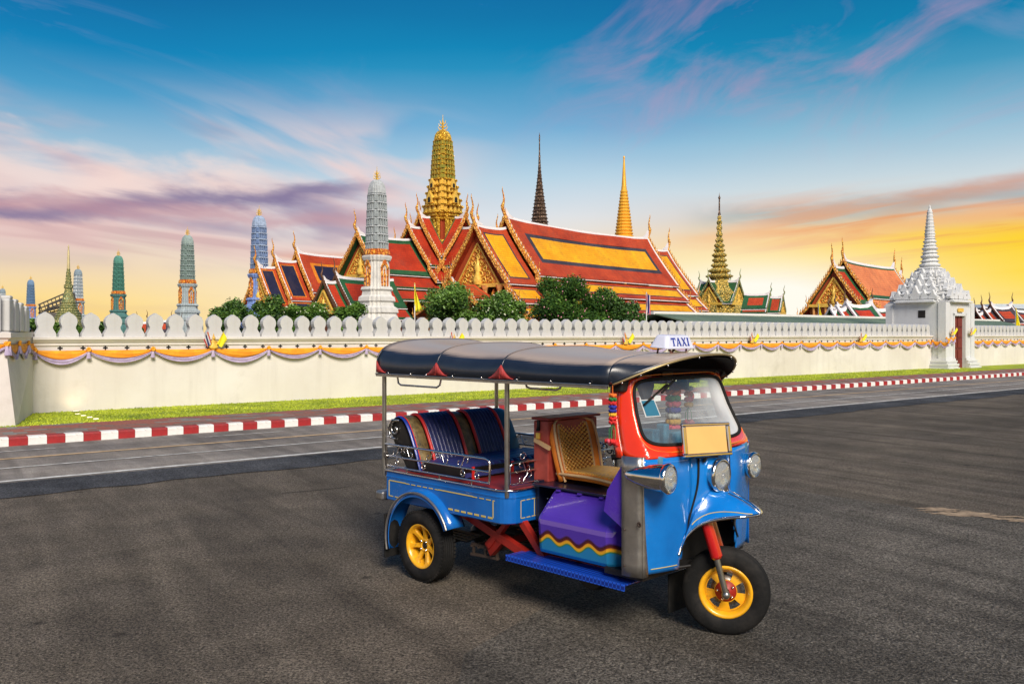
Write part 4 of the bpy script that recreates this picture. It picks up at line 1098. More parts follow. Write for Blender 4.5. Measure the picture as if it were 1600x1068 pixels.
PC = dict(
    white=((.44, .47, .48, 1), .6, 0, .25, 2.5, .3, 12), white_rib=((.34, .38, .39, 1), .6, 0, .25, 3), plaster=((.66, .65, .61, 1), .7, 0, .14, 2, .3, 10),
    blue=((.34, .43, .58, 1), .55, 0, .35, 3.5, .3, 12), blue_rib=((.16, .24, .42, 1), .5, 0, .4, 4), blueshaft=((.20, .30, .60, 1), .5, 0, .4, 3),
    grey=((.30, .38, .36, 1), .6, 0, .25, 3, .3, 12), grey_rib=((.18, .25, .23, 1), .6, 0, .3, 3), greyshaft=((.36, .42, .44, 1), .6, 0, .3, 3),
    green=((.10, .28, .22, 1), .5, 0, .3, 3, .3, 12), green_rib=((.05, .18, .14, 1), .5, 0, .35, 3), greenshaft=((.08, .20, .19, 1), .5, 0, .3, 3),
    slate=((.24, .31, .36, 1), .5, 0, .25, 3), slate_rib=((.50, .55, .58, 1), .5, 0, .25, 3),
    steel=((.16, .27, .42, 1), .5, 0, .25, 3), steel_rib=((.10, .19, .33, 1), .5, 0, .25, 3))
prang_tower(589, 82, 259, 'large white prang tower with gold niches on a stepped white base', 'white', 'plaster')
prang_tower(405, 107, 320, 'blue tiled prang tower with gold trident, second tallest of the pale row', 'blue', 'blueshaft')
prang_tower(293, 128, 353, 'grey-green prang tower with orange gold niches above the leftmost flags', 'grey', 'greyshaft')
prang_tower(185, 161, 388, 'dark green prang tower between the gold chedi and the grey-green prang', 'green', 'greenshaft')
prang_tower(122, 196, 411, 'small slate prang with pale window-like bands behind the gold chedi', 'slate', 'greyshaft')
prang_tower(48, 235, 429, 'small steel blue prang tower near the left bastion', 'steel', 'blueshaft')
prang_tower(4, 280, 444, 'tiny distant prang tip peeping above the left bastion', 'slate', 'greyshaft')
# gold and green bell chedi, left
t_ = spire_thing('bell_chedi', 107, 120, 'slim gold-green bell-shaped chedi with needle, left of the slate prang')
d_ = 120; w_ = d_ / 1350 / 2; pr = [(48 * w_, 0), (46 * w_, zpx(503, d_))]
for py, w in [(500, 44), (498, 40), (497, 42), (494, 36), (493, 38), (490, 33), (489, 35), (486, 29), (485, 31), (482, 25), (481, 27), (478, 22), (477, 24), (474, 19), (473, 21), (468, 18), (462, 15), (456, 12), (451, 10), (450, 13), (445, 13), (444, 8.5), (440, 9.5), (439, 7.5), (435, 8.5), (434, 7), (430, 7.6), (429, 6), (425, 6.8), (424, 5), (420, 5)]: pr.append((w * w_, zpx(py, d_)))
MB().lathe(pr, 16, None, 0, False).build('bell', mat_ornate('chedi_mosaic', (.56, .46, .16, 1), (.16, .20, .08, 1), 4, .25, .4, .6), t_)
MB().lathe([(5 * w_, zpx(420, d_)), (3 * w_, zpx(392, d_)), (1.6 * w_, zpx(388, d_)), (2.6 * w_, zpx(386, d_)), (.01, zpx(382, d_))], 8).build('needle', mat('pale_gold', (.60, .50, .25, 1), .4, .2), t_)
# scaffolding shed at left
sc = spire_thing('shed', 84, 170, 'dark open lattice roof structure between steel blue prang and gold chedi', 'shed'); DKM = mat('dark_steel', (.06, .055, .05, 1), .6)
sc.rotation_euler = (0, 0, 0)
q = 170 / 1350
mb = MB()
def sp(px, py, y=0): return ((px - 84) * q, y, zpx(py, 170))
for y in (0, 3):
    for (a, b) in [((60, 476), (104, 457)), ((60, 482), (104, 466)), ((60, 489), (104, 478)), ((62, 476), (62, 500)), ((104, 457), (104, 500))]: mb.bar(sp(*a, y), sp(*b, y), .22, .22)
    for i in range(8):
        x = 62 + i * 6; mb.bar(sp(x, 476 - (x - 60) * .43, y), sp(x + 5, 489 - (x - 60) * .25, y), .12, .12)
mb.build('lattice', DKM, sc)
MB().add([sp(62, 486, 0), sp(104, 475, 0), sp(104, 470, 6), sp(62, 481, 6)], [(0, 1, 2, 3)]).build('roof_sheet', DKM, sc, solid=.15)
MB().box(sp(62, 0)[0], sp(104, 0)[0], 0, 6, 0, zpx(488, 170)).build('shed_wall', mat('shed_wall', (.10, .09, .08, 1), .8), sc)
# far low roofs whose horns show above the merlons at left
for px, lb in ((232, 'curled roof horns of a distant pavilion left of the grey-green prang'),):
    O = Pt(px, 522, 110); O.z = 0
    fh = thing('pavilion', O, lb, 'pavilion', R(20))
    for x0, x1, z in ((0, 2.6, 3.6), (-1.2, 0, 3.4), (2.7, 3.8, 3.3)): section(fh, x0, x1, z, PV, ('slate', 'slate', 'rust'), 'y' if x0 < 1 else None, 'y' if x1 > 1 else None, .2, barge=BARGED, hs=.5, horn_m=BARGED, fins=False)

# ================================================================== TREES
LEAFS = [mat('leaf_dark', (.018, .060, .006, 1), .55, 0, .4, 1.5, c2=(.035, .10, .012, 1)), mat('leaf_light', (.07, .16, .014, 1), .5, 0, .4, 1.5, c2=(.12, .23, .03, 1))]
BARK = mat('bark', (.10, .075, .05, 1), .9)
def tree(px0, px1, py_top, d, label, seed, dens=1.0, flower=None, light=.35, base=500):
    rnd = random.Random(seed); q = d / 1350
    cx = (px0 + px1) / 2; o = Pt(cx, 522, d); o.z = 0
    t = thing('tree', o, label, 'tree', rnd.uniform(0, 6))
    Wd = (px1 - px0) * q / 2 * 1.08; zt = zpx(py_top - 8, d); zb = max(.9, zpx(base, d) - .8)
    # limbs
    mb = MB(); mb.tube([(0, 0, 0), (.05, .03, zb * .6), (0, .05, zb)], [.16, .13, .10], 7)
    lob = []
    n = 18
    for i in range(n):
        a = rnd.uniform(0, 6.28); rr = Wd * math.sqrt(rnd.random()) * .78
        hz = zb + (zt - zb) * (rnd.uniform(.25, .84) * (1 - .35 * (rr / Wd) ** 2)); sz = Wd * rnd.uniform(.28, .45)
        c = Vector((rr * math.cos(a), rr * math.sin(a) * .7, min(hz, zt - sz * .8))); lob.append((c, sz))
        mb.tube([(0, .03, zb * rnd.uniform(.6, 1)), c * .5 + Vector((0, 0, zb * .35)), c], [.07, .045, .015], 5)
    mb.build('trunk', BARK, t)
    mb = MB()
    N = int(8000 * dens)
    for i in range(N):
        c, sz = rnd.choice(lob)
        while True:
            p = Vector((rnd.gauss(0, 1), rnd.gauss(0, 1), rnd.gauss(0, 1)))
            if p.length > .1: break
        p = p.normalized() * (sz * (rnd.random() ** .35) * rnd.uniform(.75, 1.18)); p.z *= .85
        p += c
        s_ = rnd.uniform(.035, .075) * (d / 35) ** .6; n1 = Vector((rnd.gauss(0, 1), rnd.gauss(0, 1), rnd.gauss(0, .7))).normalized(); n2 = n1.orthogonal().normalized() * .5
        if rnd.random() < .5: n2 = n1.cross(n2)
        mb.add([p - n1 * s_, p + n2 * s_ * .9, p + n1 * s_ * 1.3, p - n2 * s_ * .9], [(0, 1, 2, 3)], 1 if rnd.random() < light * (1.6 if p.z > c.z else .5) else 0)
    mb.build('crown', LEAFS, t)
    if flower:
        mb = MB()
        for i in range(130):
            c, sz = rnd.choice(lob); a = rnd.uniform(0, 6.28); b = rnd.uniform(-.5, 1.2)
            p = c + Vector((math.cos(a) * math.cos(b), math.sin(a) * math.cos(b), math.sin(b) * .85)) * sz * 1.05
            mb.ball(p, rnd.uniform(.018, .035) * (d / 35) ** .5, 0, 5)
        f = mb.build('blossom', flower, t); f['kind'] = 'stuff'
    return t
PINK = mat('pink_blossom', (.75, .32, .38, 1), .6); WB = mat('white_blossom', (.75, .78, .55, 1), .6)
tree(328, 405, 468, 27, 'bushy green tree behind the merlons left of the blue prang foot', 11, 1.3)
tree(385, 455, 466, 27.5, 'bushy green tree right under the blue prang', 12, 1.3)
tree(436, 514, 469, 28, 'lighter green bush in front of the navy roofed hall', 13, 1.3, light=.6, flower=WB)
tree(520, 580, 475, 28, 'small green bush left of the large white prang base', 14, 1.0, light=.6)
tree(652, 752, 436, 33, 'loose light green tree beside the yellow flag pole', 15, 1.6, light=.75)
tree(735, 828, 450, 33.5, 'dense green tree below the carved gable', 16, 1.8, WB, .45)
tree(832, 940, 428, 35, 'large dark tree with pink blossom in front of the orange roof', 17, 2.6, PINK, .22)
tree(905, 992, 450, 36, 'dark pink-flowered tree right of the larger flowering tree', 18, 2.0, PINK, .22)
tree(960, 1016, 464, 37, 'low dark shrub by the tricolour flag pole', 19, 1.2, PINK, .25)
tree(36, 66, 497, 27, 'small dark shrub seen between bastion and first merlon', 21, .6, light=.3, base=530)
tree(70, 100, 503, 27, 'small shrub glimpsed between the leftmost merlons', 22, .6, light=.6, base=530)
tree(112, 135, 500, 27, 'yellow-green shrub behind the third and fourth merlon', 23, .5, light=.9, base=530)
tree(148, 178, 500, 30, 'dark shrub behind the merlons below the dark green prang', 24, .5, light=.1, base=530)
tree(205, 226, 498, 30, 'dark foliage glimpsed between merlons left of the first flags', 25, .5, light=.1, base=530)

# ---- flag poles behind the wall
def pole_flag(px, top, d, kind, label):
    o = Pt(px, 522, d); o.z = 0; f = thing('flag_pole', o, label, 'flag'); z = zpx(top, d); q = d / 1350
    MB().tube([(0, 0, 0), (0, 0, z)], .025 * d / 40, 6).build('pole', WHITE, f)
    MB().ball((0, 0, z), .04 * d / 40, 0, 8).build('finial', GOLD, f)
    if kind == 'y':
        def g(u, v): return (q * (12 * u * v ** 1.3), -.12 * math.sin(u * 7 + v * 4), z - .05 - v * q * 44 * (1 - .12 * u) - 0 * u)
        MB().grid(g, 8, 8).build('flag_cloth', FY, f, solid=.01)
    else:
        mb = MB()
        for j, c in enumerate([0, 1, 2, 2, 1, 0]):
            mb.grid(lambda u, v, j=j: (q * 6.5 * (j + u) / 6 * (1 if kind > 0 else -1), -.08 * math.sin((j + u) * 1.6 + v * 3), z - .05 - v * q * 30 - q * 4 * (j + u) / 6), 1, 6, c)
        mb.build('flag_cloth', [FR, FW, FB], f)
pole_flag(648, 443, 31, 'y', 'yellow flag hanging limp on a white pole right of the white prang')
pole_flag(1010, 456, 34, 1, 'red white and blue flag on a pole in front of the great roof')
pole_flag(1279, 474, 58, 'y', 'limp yellow flag in front of the salmon roofed temple')
pole_flag(1587, 482, 62, 'y', 'limp yellow flag at the far right edge behind the wall')

# ================================================================== TUK-TUK
tk = thing('tuk_tuk', (-.256, 7.485, 0), 'blue and red three-wheeled open taxi with dark canopy parked on the asphalt', 'tuk-tuk', R(-45))
PB = mat('paint_blue', (.004, .105, .42, 1), .22, 0, .10, 2.2, coat=.8, c2=(.008, .145, .50, 1))
PB2 = mat('paint_blue_light', (.003, .155, .54, 1), .2, 0, .12, 1.8, coat=.9, c2=(.006, .20, .62, 1))
PRD = mat('paint_red', (.78, .040, .006, 1), .22, 0, .10, 3, coat=.8)
PPU = mat('paint_purple', (.085, .03, .44, 1), .22, 0, .14, 2, coat=.9)
CHR = mat('chrome', (.72, .70, .68, 1), .12, 1, .08, 6); STL = mat('brushed_steel', (.42, .40, .37, 1), .33, .9, .25, 3, bump=.15, bs=9)
TUB = mat('steel_tube', (.36, .35, .33, 1), .28, .9, .2, 8)
BLK = mat('black_rubber', (.006, .006, .006, 1), .75, 0, .2, 5, bump=.1, bs=60, spec=.3); BKM = mat('black_metal', (.014, .013, .013, 1), .5, .2, .3, 6)
YEL = mat('wheel_yellow', (.86, .42, .012, 1), .32, 0, .14, 12, coat=.4); RDM = mat('frame_red', (.30, .016, .010, 1), .45, 0, .35, 5)
PIN = mat('pinstripe_yellow', (.62, .48, .12, 1), .5)
RUST = mat('dirty_metal', (.10, .07, .055, 1), .7, .4, .4, 8)
DNV = mat('dark_navy_panel', (.012, .014, .035, 1), .35, .1, .2, 4, coat=.4)
for m_ in (PB, PB2, PRD, PPU): scuff(m_, (.13, .11, .09, 1), 2.6, .56, .80, .40); scuff(m_, (.16, .15, .14, 1), 38, .66, .74, .55)
scuff(YEL, (.10, .06, .03, 1), 16, .54, .70, .7); scuff(BLK, (.06, .052, .045, 1), 6, .45, .75, .45); scuff(STL, (.12, .09, .07, 1), 7, .52, .74, .6)
def crv(pts, n):
    """catmull-rom through points"""
    P = [Vector(p) for p in pts]; out = []
    for i in range(len(P) - 1):
        p0 = P[max(i-1, 0)]; p1 = P[i]; p2 = P[i+1]; p3 = P[min(i+2, len(P)-1)]
        for k_ in range(n):
            t = k_ / n
            out.append(.5 * ((2*p1) + (p2 - p0)*t + (2*p0 - 5*p1 + 4*p2 - p3)*t*t + (3*p1 - p0 - 3*p2 + p3)*t**3))
    out.append(P[-1]); return out

# --- rear tub
def tub_outline(w, x0=-.46, x1=1.0, r=.12, g=0):
    pts = [(x0, -w)]
    for i in range(7):
        a = -math.pi/2 + i / 6 * math.pi/2; pts.append((x1 - r + r*math.cos(a), -w + r + r*math.sin(a)))
    pts += [(x, -y) for x, y in reversed(pts)]
    return pts
mb = MB(); o1 = tub_outline(.68)
prf = [(.60, .97), (.606, 1.0), (.70, 1.0), (.815, 1.0), (.835, .99)]
def sc_(o, s, z): return [((x - .27) * s + .27, y * s, z) for x, y in o]
mb.rings([sc_(o1, .985, .60), sc_(o1, 1, .61), sc_(o1, 1, .790), sc_(o1, 1.004, .795), sc_(o1, 1.004, .805), sc_(o1, 1, .81), sc_(o1, 1, .842)], 0, False, True)
tubo = mb.build('rear_tub', PB, tk)
mb = MB(); mb.tube([(x, y, .850) for x, y in tub_outline(.684, -.465, 1.004)], .0085, 6, 0, True); mb.build('tub_edge_trim', CHR, tk)
# pinstripes
def dash(mb, pts, r=.0035, on=1.0):
    mb.tube(pts, r, 4)
mb = MB(); yy = -.682
def hline(z, xa, xb, y=yy, dashed=False):
    if not dashed: mb.box(xa, xb, y - .0015, y + .001, z - .004, z + .004)
    else:
        x = xa
        while x < xb: mb.box(x, min(x + .05, xb), y - .0015, y + .001, z - .0035, z + .0035); x += .075
hline(.770, -.42, -.30); hline(.770, -.30, -.20); hline(.768, -.20, .22, dashed=True); hline(.770, .22, .62); hline(.768, .62, .86, dashed=True)
hline(.640, -.42, -.24, dashed=True); hline(.640, .34, .86, dashed=True); hline(.633, .34, .84, dashed=True)
for x in (-.425, .845): mb.box(x - .004, x + .004, yy - .0015, yy + .001, .64, .77)
xx = 1.0
for y in (-.545, -.40): mb.box(xx - .001, xx + .0015, y - .003, y + .003, .64, .77)
for z in (.64, .77):
    y = -.54
    while y < -.41: mb.box(xx - .001, xx + .0015, y, y + .04, z - .003, z + .003); y += .055
mb.build('pinstripe', PIN, tubo)
MB().box(-.43, .96, -.645, .645, .843, .852).build('cabin_floor', mat('floor_red', (.26, .018, .015, 1), .5, 0, .3, 6), tk)
MB().box(.99, 1.04, -.39, .39, .62, .905).box(1.003, 1.044, -.385, -.12, .60, .70).build('bulkhead', DNV, tk)
mb = MB()
for y in (-.37, -.32, -.27): mb.ball((1.042, y, .65), .008, 0, 6)
mb.ball((1.045, -.30, .76), .012, 0, 6); mb.build('bolt', CHR, tk)

# --- bench
NVR = mat('vinyl_navy', (.028, .032, .14, 1), .35, 0, .3, 20, bump=.2, bs=90, coat=.2); BKV = mat('vinyl_black', (.010, .009, .009, 1), .32, 0, .3, 10, coat=.25)
GLV = mat('vinyl_gold_black', (.022, .018, .010, 1), .35, 0, .3, 14, coat=.2, c2=(.22, .155, .06, 1), bump=.4, bs=120)
BLV = mat('vinyl_blue', (.010, .035, .26, 1), .32, 0, .15, 5, coat=.2); TEV = mat('vinyl_teal', (.010, .040, .058, 1), .35, 0, .2, 4, coat=.25)
RDV = mat('piping_red', (.62, .022, .018, 1), .38, 0, .1, 4)
# profile of the backrest (x,z): bottom-front going up and rolling over to the rear
bp = crv([(-.12, 0, .86), (-.165, 0, .98), (-.22, 0, 1.10), (-.275, 0, 1.20), (-.335, 0, 1.27), (-.405, 0, 1.298), (-.475, 0, 1.27), (-.50, 0, 1.20), (-.46, 0, 1.15)], 3)
secs = [(-.60, -.565, BLV, 0), (-.565, -.44, GLV, 0), (-.415, -.075, NVR, 8), (-.05, .085, GLV, 0), (.11, .43, NVR, 8), (.455, .62, TEV, 0)]
bk = MB(); mats_b = [BLV, GLV, NVR, TEV, BKV, RDV]; idx = {id(BLV): 0, id(GLV): 1, id(NVR): 2, id(TEV): 3}
def bxx(t):
    f = t * (len(bp) - 1); i = min(int(f), len(bp) - 2); return bp[i].lerp(bp[i+1], f - i)
back = MB().rings([[Vector((p.x - .03, y, p.z - .012)) for p in bp] + [(-.46, y, 1.08), (-.32, y, .92), (-.28, y, .86)] for y in (-.60, -.598, .618, .62)], 0).build('backrest', BKV, tk)
for y0, y1, m, rb in secs:
    n = rb or 1
    for k_ in range(n):
        a = y0 + (y1 - y0) * k_ / n; b = y0 + (y1 - y0) * (k_ + 1) / n; w = b - a
        def f(u, v, a=a, w=w, rb=rb):
            p = bxx(u); q = bxx(min(u + .02, 1)) - bxx(max(u - .02, 0)); nn = Vector((-q.z, 0, q.x)).normalized() * -1
            hgt = (.022 if rb else .010) * math.sin(math.pi * v) ** .6
            return Vector((p.x, a + w * v, p.z)) + nn * hgt
        bk.grid(f, 20, 6 if rb else 5, idx[id(m)])
bk.build('upholstery', mats_b, back)
mb = MB()
for y in (-.428, -.062, .098, .442): mb.tube([(p.x + .016, y, p.z + .012) for p in bp], .015, 6)
mb.tube([(p.x + .006, -.566, p.z + .006) for p in bp], .004, 5); mb.build('red_piping', RDV, back)
for sy in (-.60, .62):
    mb = MB(); ps = [(-.43 + .075 * (1 - q / 14) * math.cos(1.2 + q * .55), sy - .012, 1.195 + .075 * (1 - q / 14) * math.sin(1.2 + q * .55)) for q in range(13)]
    mb.tube(ps, .009, 6); mb.tube([(-.37, sy - .012, 1.27), (-.47, sy - .015, 1.27), (-.53, sy - .015, 1.20), (-.50, sy - .012, 1.12), (-.43, sy - .01, 1.11)], .010, 6)
    mb.build('seat_scroll', CHR, back)
cu = MB()
n = 16
for k_ in range(n):
    a = -.58 + 1.18 * k_ / n; w = 1.18 / n
    def f(u, v, a=a, w=w):
        x = -.05 + .44 * min(u * 1.25, 1); z = .955
        if u > .8: t = (u - .8) / .2; x = .39 + .035 * math.sin(t * math.pi / 2); z = .955 - .085 * t
        return Vector((x, a + w * v, z + .012 * math.sin(math.pi * v) ** .6 * (1 if u < .8 else .3)))
    cu.grid(f, 8, 4, 0)
cu.box(-.1, .415, -.58, .60, .86, .945, 1)
cu.build('seat_cushion', [NVR, BKV], tk)
for y in (-.50, -.06, .12, .44): MB().box(.424, .434, y - .012, y + .012, .855, .955).build('cushion_piping', RDV, tk)

# --- posts, rails with scrollwork
for nm, x, y in (('roof_post', -.515, -.665), ('roof_post', .955, -.645), ('roof_post', -.515, .665), ('roof_post', .955, .645)):
    MB().tube([(x, y, .80), (x, y, 1.68)], .019, 10).build(nm, TUB, tk)
for y in (-.60, .60): MB().tube([(1.93, y, 1.66), (1.96, y, 1.72)], .016, 8).build('roof_strut', TUB, tk)
def spiral(c, r, turns, a0, axis='xz', sg=1, n=14, y=0):
    o = []
    for i in range(n):
        t = i / (n - 1); a = a0 + sg * turns * 2 * math.pi * t; rr = r * (1 - .50 * t)
        o.append((c[0] + rr * math.cos(a), c[1] + rr * math.sin(a)))
    return o
def s_scroll(mb, x, z, w, y, flip=1, r=.0042, ax='x'):
    a = spiral((x - w/2, z + .012 * flip), .030, .80, 0, sg=flip); b = spiral((x + w/2, z - .012 * flip), .030, .80, math.pi, sg=flip)
    ps = a[::-1] + b
    if ax == 'x': mb.tube([(p[0], y, p[1]) for p in ps], r, 5)
    else: mb.tube([(y, p[0], p[1]) for p in ps], r, 5)
for sy in (-1, 1):
    y = sy * .672; mb = MB()
    for z in (.972, .888): mb.tube([(-.46, y, z), (.795, y, z)], .0085, 6)
    mb.tube([(-.49, y, 1.068), (.76, y, 1.068), (.79, y, 1.06), (.80, y, 1.035), (.80, y, .91), (.79, y, .888)], .010, 7)
    for x in (-.20, .22, .60): mb.tube([(x, y, .85), (x, y, .888)], .007, 5)
    mb.tube([(-.47, y, .88), (-.47, y, 1.07)], .007, 5); mb.box(-.50, -.46, y - .012, y + .012, .955, 1.0)
    mb.build('guard_rail', CHR, tk)
    gr = tk.children[-1] if False else bpy.data.objects[[o.name for o in bpy.data.objects if o.name.startswith('guard_rail')][-1]]
    for x in (-.32, -.18, .12, .26, .50): q_ = MB(); s_scroll(q_, x, 1.02, .075, y, 1 if x in (-.18, .26) else -1); q_.build('scroll', CHR, gr)
    for x in (-.33, .02, .50, .66): MB().tube([(p[0], y, p[1]) for p in spiral((x, .93), .030, 1.15, 1.2)], .0048, 5).build('scroll', CHR, gr)
# front guard of the tub, across the vehicle
for sg in (-1, 1):
    x = .955; mb = MB()
    for z in (1.045, .975): mb.tube([(x, sg * .60, z), (x, sg * .30, z)], .007, 6)
    mb.tube([(x, sg * .30, 1.045), (x, sg * .595, 1.045), (x, sg * .615, 1.02), (x, sg * .615, .90), (x, sg * .595, .885), (x, sg * .30, .885)], .0085, 6)
    mb.build('front_guard_rail', CHR, tk)
    gq = bpy.data.objects[[o.name for o in bpy.data.objects if o.name.startswith('front_guard_rail')][-1]]
    q_ = MB(); s_scroll(q_, sg * .46, 1.008, .07, x, 1, .0045, 'y'); q_.build('scroll', CHR, gq)
    q_ = MB(); s_scroll(q_, sg * .45, .93, .09, x, -1, .0045, 'y'); q_.build('scroll', CHR, gq)
    mb = MB(); mb.tube([(x, p[0], p[1]) for p in spiral((sg * .48, 1.085), .035, 1, 0)], .0045, 5); mb.build('scroll', CHR, bpy.data.objects[[o.name for o in bpy.data.objects if o.name.startswith('front_guard_rail')][-1]])
# rails on the closed far side of the driver's cab
mb = MB(); y = .64
for z in (1.12, .99, .86): mb.tube([(1.02, y, z), (2.02, y, z)], .009, 6)
mb.tube([(1.5, y, .60), (1.5, y, 1.12)], .008, 6)
lr = mb.build('cab_side_rail', CHR, tk)
for x in (1.15, 1.40, 1.62, 1.86):
    q_ = MB(); s_scroll(q_, x, 1.055, .10, y, 1, .006); q_.build('scroll', CHR, lr)
    q_ = MB(); s_scroll(q_, x + .05, .925, .10, y, -1, .006); q_.build('scroll', CHR, lr)
    MB().tube([(p[0], y, p[1]) for p in spiral((x, 1.165), .038, 1, -1.5)], .0055, 5).build('scroll', CHR, lr)
MB().box(1.04, 2.04, .60, .66, .42, .86).build('cab_side_panel', PB, tk, bevel=.01)
# dark lattice behind the bench, far side
for k_ in range(4): q_ = MB(); s_scroll(q_, .55 + .1 * k_, 1.03, .06, .655, 1 if k_ % 2 else -1, .006); q_.build('scrollwork', BKM, tk)

# --- rear bumper, mudguards, wheels
MB().box(-.60, -.50, -.70, .70, .585, .665).build('rear_bumper', STL, tk, bevel=.018)
for sy in (-1, 1):
    mb = MB(); prf_ = []
    def f(u, v, sy=sy):
        a = R(196) - u * R(172); r = .405
        bulge = .030 * math.sin(math.pi * min(1, v * 1.0)) 
        yv = sy * (.555 + .19 * v); rr = r + bulge - (.035 if v > .97 else 0)
        return (.02 + rr * math.cos(a) * 1.0, yv, .32 + rr * math.sin(a))
    mb.grid(f, 24, 6); fe = mb.build('rear_mudguard', PB, tk, solid=.006)
    ps = [(.02 + .405 * math.cos(R(196) - u / 24 * R(172)), sy * .748, .32 + .405 * math.sin(R(196) - u / 24 * R(172))) for u in range(25)]
    MB().tube(ps, .010, 6).build('mudguard_lip', STL, fe)
    MB().box(-.415, -.395, sy * .57, sy * .745, .13, .50).build('mud_flap', BLK, tk, bevel=.006)
def tyre_mesh(R_, w, rim, tread=True):
    prf = [(rim, -w*.36), (rim + .01, -w*.44), (rim + (R_-rim)*.45, -w*.52), (R_ - .030, -w*.485), (R_ - .008, -w*.40), (R_, -w*.25)]
    for k_ in range(4): c = -w*.25 + w*.5*(k_+.5)/4; prf += [(R_, c - w*.045), (R_ - .007, c - w*.03), (R_ - .007, c + w*.03), (R_, c + w*.045)]
    prf += [(r, -z) for r, z in reversed(prf[:6])]
    mb = MB(); mb.lathe(prf, 48, Matrix.Rotation(math.pi/2, 4, 'X'), 0, True, False)
    if tread:
        for i in range(56):
            for s_ in (-1, 1):
                M = Matrix.Rotation(i * 2 * math.pi / 56, 4, 'Y') @ Matrix.Translation((0, s_ * w * .36, R_ - .010)) @ Matrix.Rotation(s_ * R(22), 4, 'X')
                mb.obox(M, .020, w * .16, .018)
    return mb
def rear_wheel(sy):
    wh = bpy.data.objects.new('wheel', None); COL.objects.link(wh); wh.parent = tk; wh.location = (0, sy * .625, .285); wh.rotation_euler = (0, .3, 0 if sy < 0 else math.pi)
    tyre_mesh(.287, .165, .172).build('tyre', BLK, wh)
    Rx = Matrix.Rotation(math.pi/2, 4, 'X')      # lathe z -> -y (outward on the right side)
    mb = MB()
    mb.lathe([(.176, -.06), (.181, .050), (.183, .066), (.174, .070), (.160, .060), (.152, .035), (.148, -.05)], 40, Rx, 0, True, False)
    for k_ in range(7):       # seven spokes
        a = k_ * 2 * math.pi / 7; c, s_ = math.cos(a), math.sin(a)
        n = 6
        for sg in (-1, 1):
            pass
        ringp = []
        for t in range(n + 1):
            rr = .040 + .116 * t / n; hw = .030 - .012 * math.sin(math.pi * min(1, t / n * .9)) + (.016 if t == n else 0); dp = -.030 - .020 * math.sin(math.pi * .5 * (1 - t / n)) * -1
            dp = -.052 + .0 * t; front_ = -(.020 + .028 * (t / n) ** 1.5)
            P_ = lambda r, w_, y_: (r * c - w_ * s_, y_, r * s_ + w_ * c)
            ringp.append([P_(rr, -hw, front_ + .014), P_(rr, -hw * .7, front_), P_(rr, hw * .7, front_), P_(rr, hw, front_ + .014), P_(rr, hw * .8, .0), P_(rr, -hw * .8, .0)])
        mb.rings(ringp)
    mb.lathe([(.060, -.0), (.060, .020), (.045, .026), (.030, .020), (.030, .005)], 20, Rx, 0, True)
    mb.build('rim', YEL, wh)
    mb = MB()
    for k_ in range(4):
        a = k_ * math.pi / 2 + .5; mb.lathe([(.009, .0), (.009, .034), (.001, .038)], 6, Matrix.Rotation(a, 4, 'Y') @ Matrix.Translation((.045, 0, 0)) @ Rx, 0)
    mb.build('wheel_nut', CHR, wh)
    MB().lathe([(.024, 0), (.024, .022), (.018, .026), (.001, .027)], 14, Rx).build('hub_cap', BKM, wh)
    MB().lathe([(.150, -.055), (.150, -.05), (.10, -.03), (.001, -.03)], 24, Rx).build('brake_drum', BKM, wh)
rear_wheel(-1); rear_wheel(1)

# --- underbody
mb = MB(); mb.tube([(0, -.55, .285), (0, .55, .285)], .035, 8); mb.ball((0, 0, .285), .11, 0, 10)
for sy in (-1, 1):
    for k_ in range(4): mb.bar((-.42 + .05 * k_, sy * .44, .40 - .022 * k_), (.46 - .05 * k_, sy * .44, .40 - .022 * k_), .05, .010)
    mb.tube([(-.05, sy * .42, .30), (-.12, sy * .38, .58)], .022, 7)
mb.tube([(.02, 0, .30), (1.25, 0, .42)], .03, 8); mb.box(-.40, .95, -.5, .5, .56, .60)
mb.build('rear_axle', BKM, tk)
mb = MB()
for sy in (-1, 1):
    mb.bar((.30, sy * .50, .585), (1.02, sy * .50, .37), .055, .06); mb.bar((.62, sy * .50, .36), (.84, sy * .50, .60), .05, .035); mb.bar((.98, sy * .50, .60), (1.20, sy * .50, .38), .05, .05)
    mb.bar((.60, sy * .48, .33), (.76, sy * .50, .47), .05, .11); mb.bar((.9, sy * .46, .365), (1.98, sy * .42, .37), .05, .06)
for x in (.62, 1.0, 1.5): mb.bar((x, -.5, .37), (x, .5, .37), .04, .05)
mb.bar((.30, 0, .57), (1.0, .45, .38), .05, .05); mb.build('chassis_frame', RDM, tk)
mb = MB()
for y in (-.45, -.30, 0, .3): mb.bar((.36, y, .33), (.66, y, .315), .02, .02)
for x in (.38, .46, .55, .64): mb.bar((x, -.48, .32), (x, .42, .33), .018, .018)
mb.bar((.36, -.46, .25), (.66, -.44, .26), .02, .02)
for x in (.38, .52, .65): mb.bar((x, -.45, .25), (x, -.45, .33), .018, .018)
mb.tube([(.30, .1, .30), (.9, .1, .28), (1.4, .0, .27)], .045, 8); mb.build('exhaust_and_rack', RUST, tk)
mb = MB(); mb.box(1.15, 1.85, -.30, .32, .30, .60); mb.lathe([(.10, -.2), (.14, -.15), (.14, .12), (.08, .2)], 14, Matrix.Translation((1.5, 0, .28)) @ Matrix.Rotation(math.pi/2, 4, 'X'))
mb.lathe([(.13, -.05), (.15, 0), (.13, .05)], 16, Matrix.Translation((1.52, -.33, .32)) @ Matrix.Rotation(math.pi/2, 4, 'X')); mb.box(1.0, 2.1, -.36, .36, .40, .46)
mb.build('engine', BKM, tk, bevel=.01)

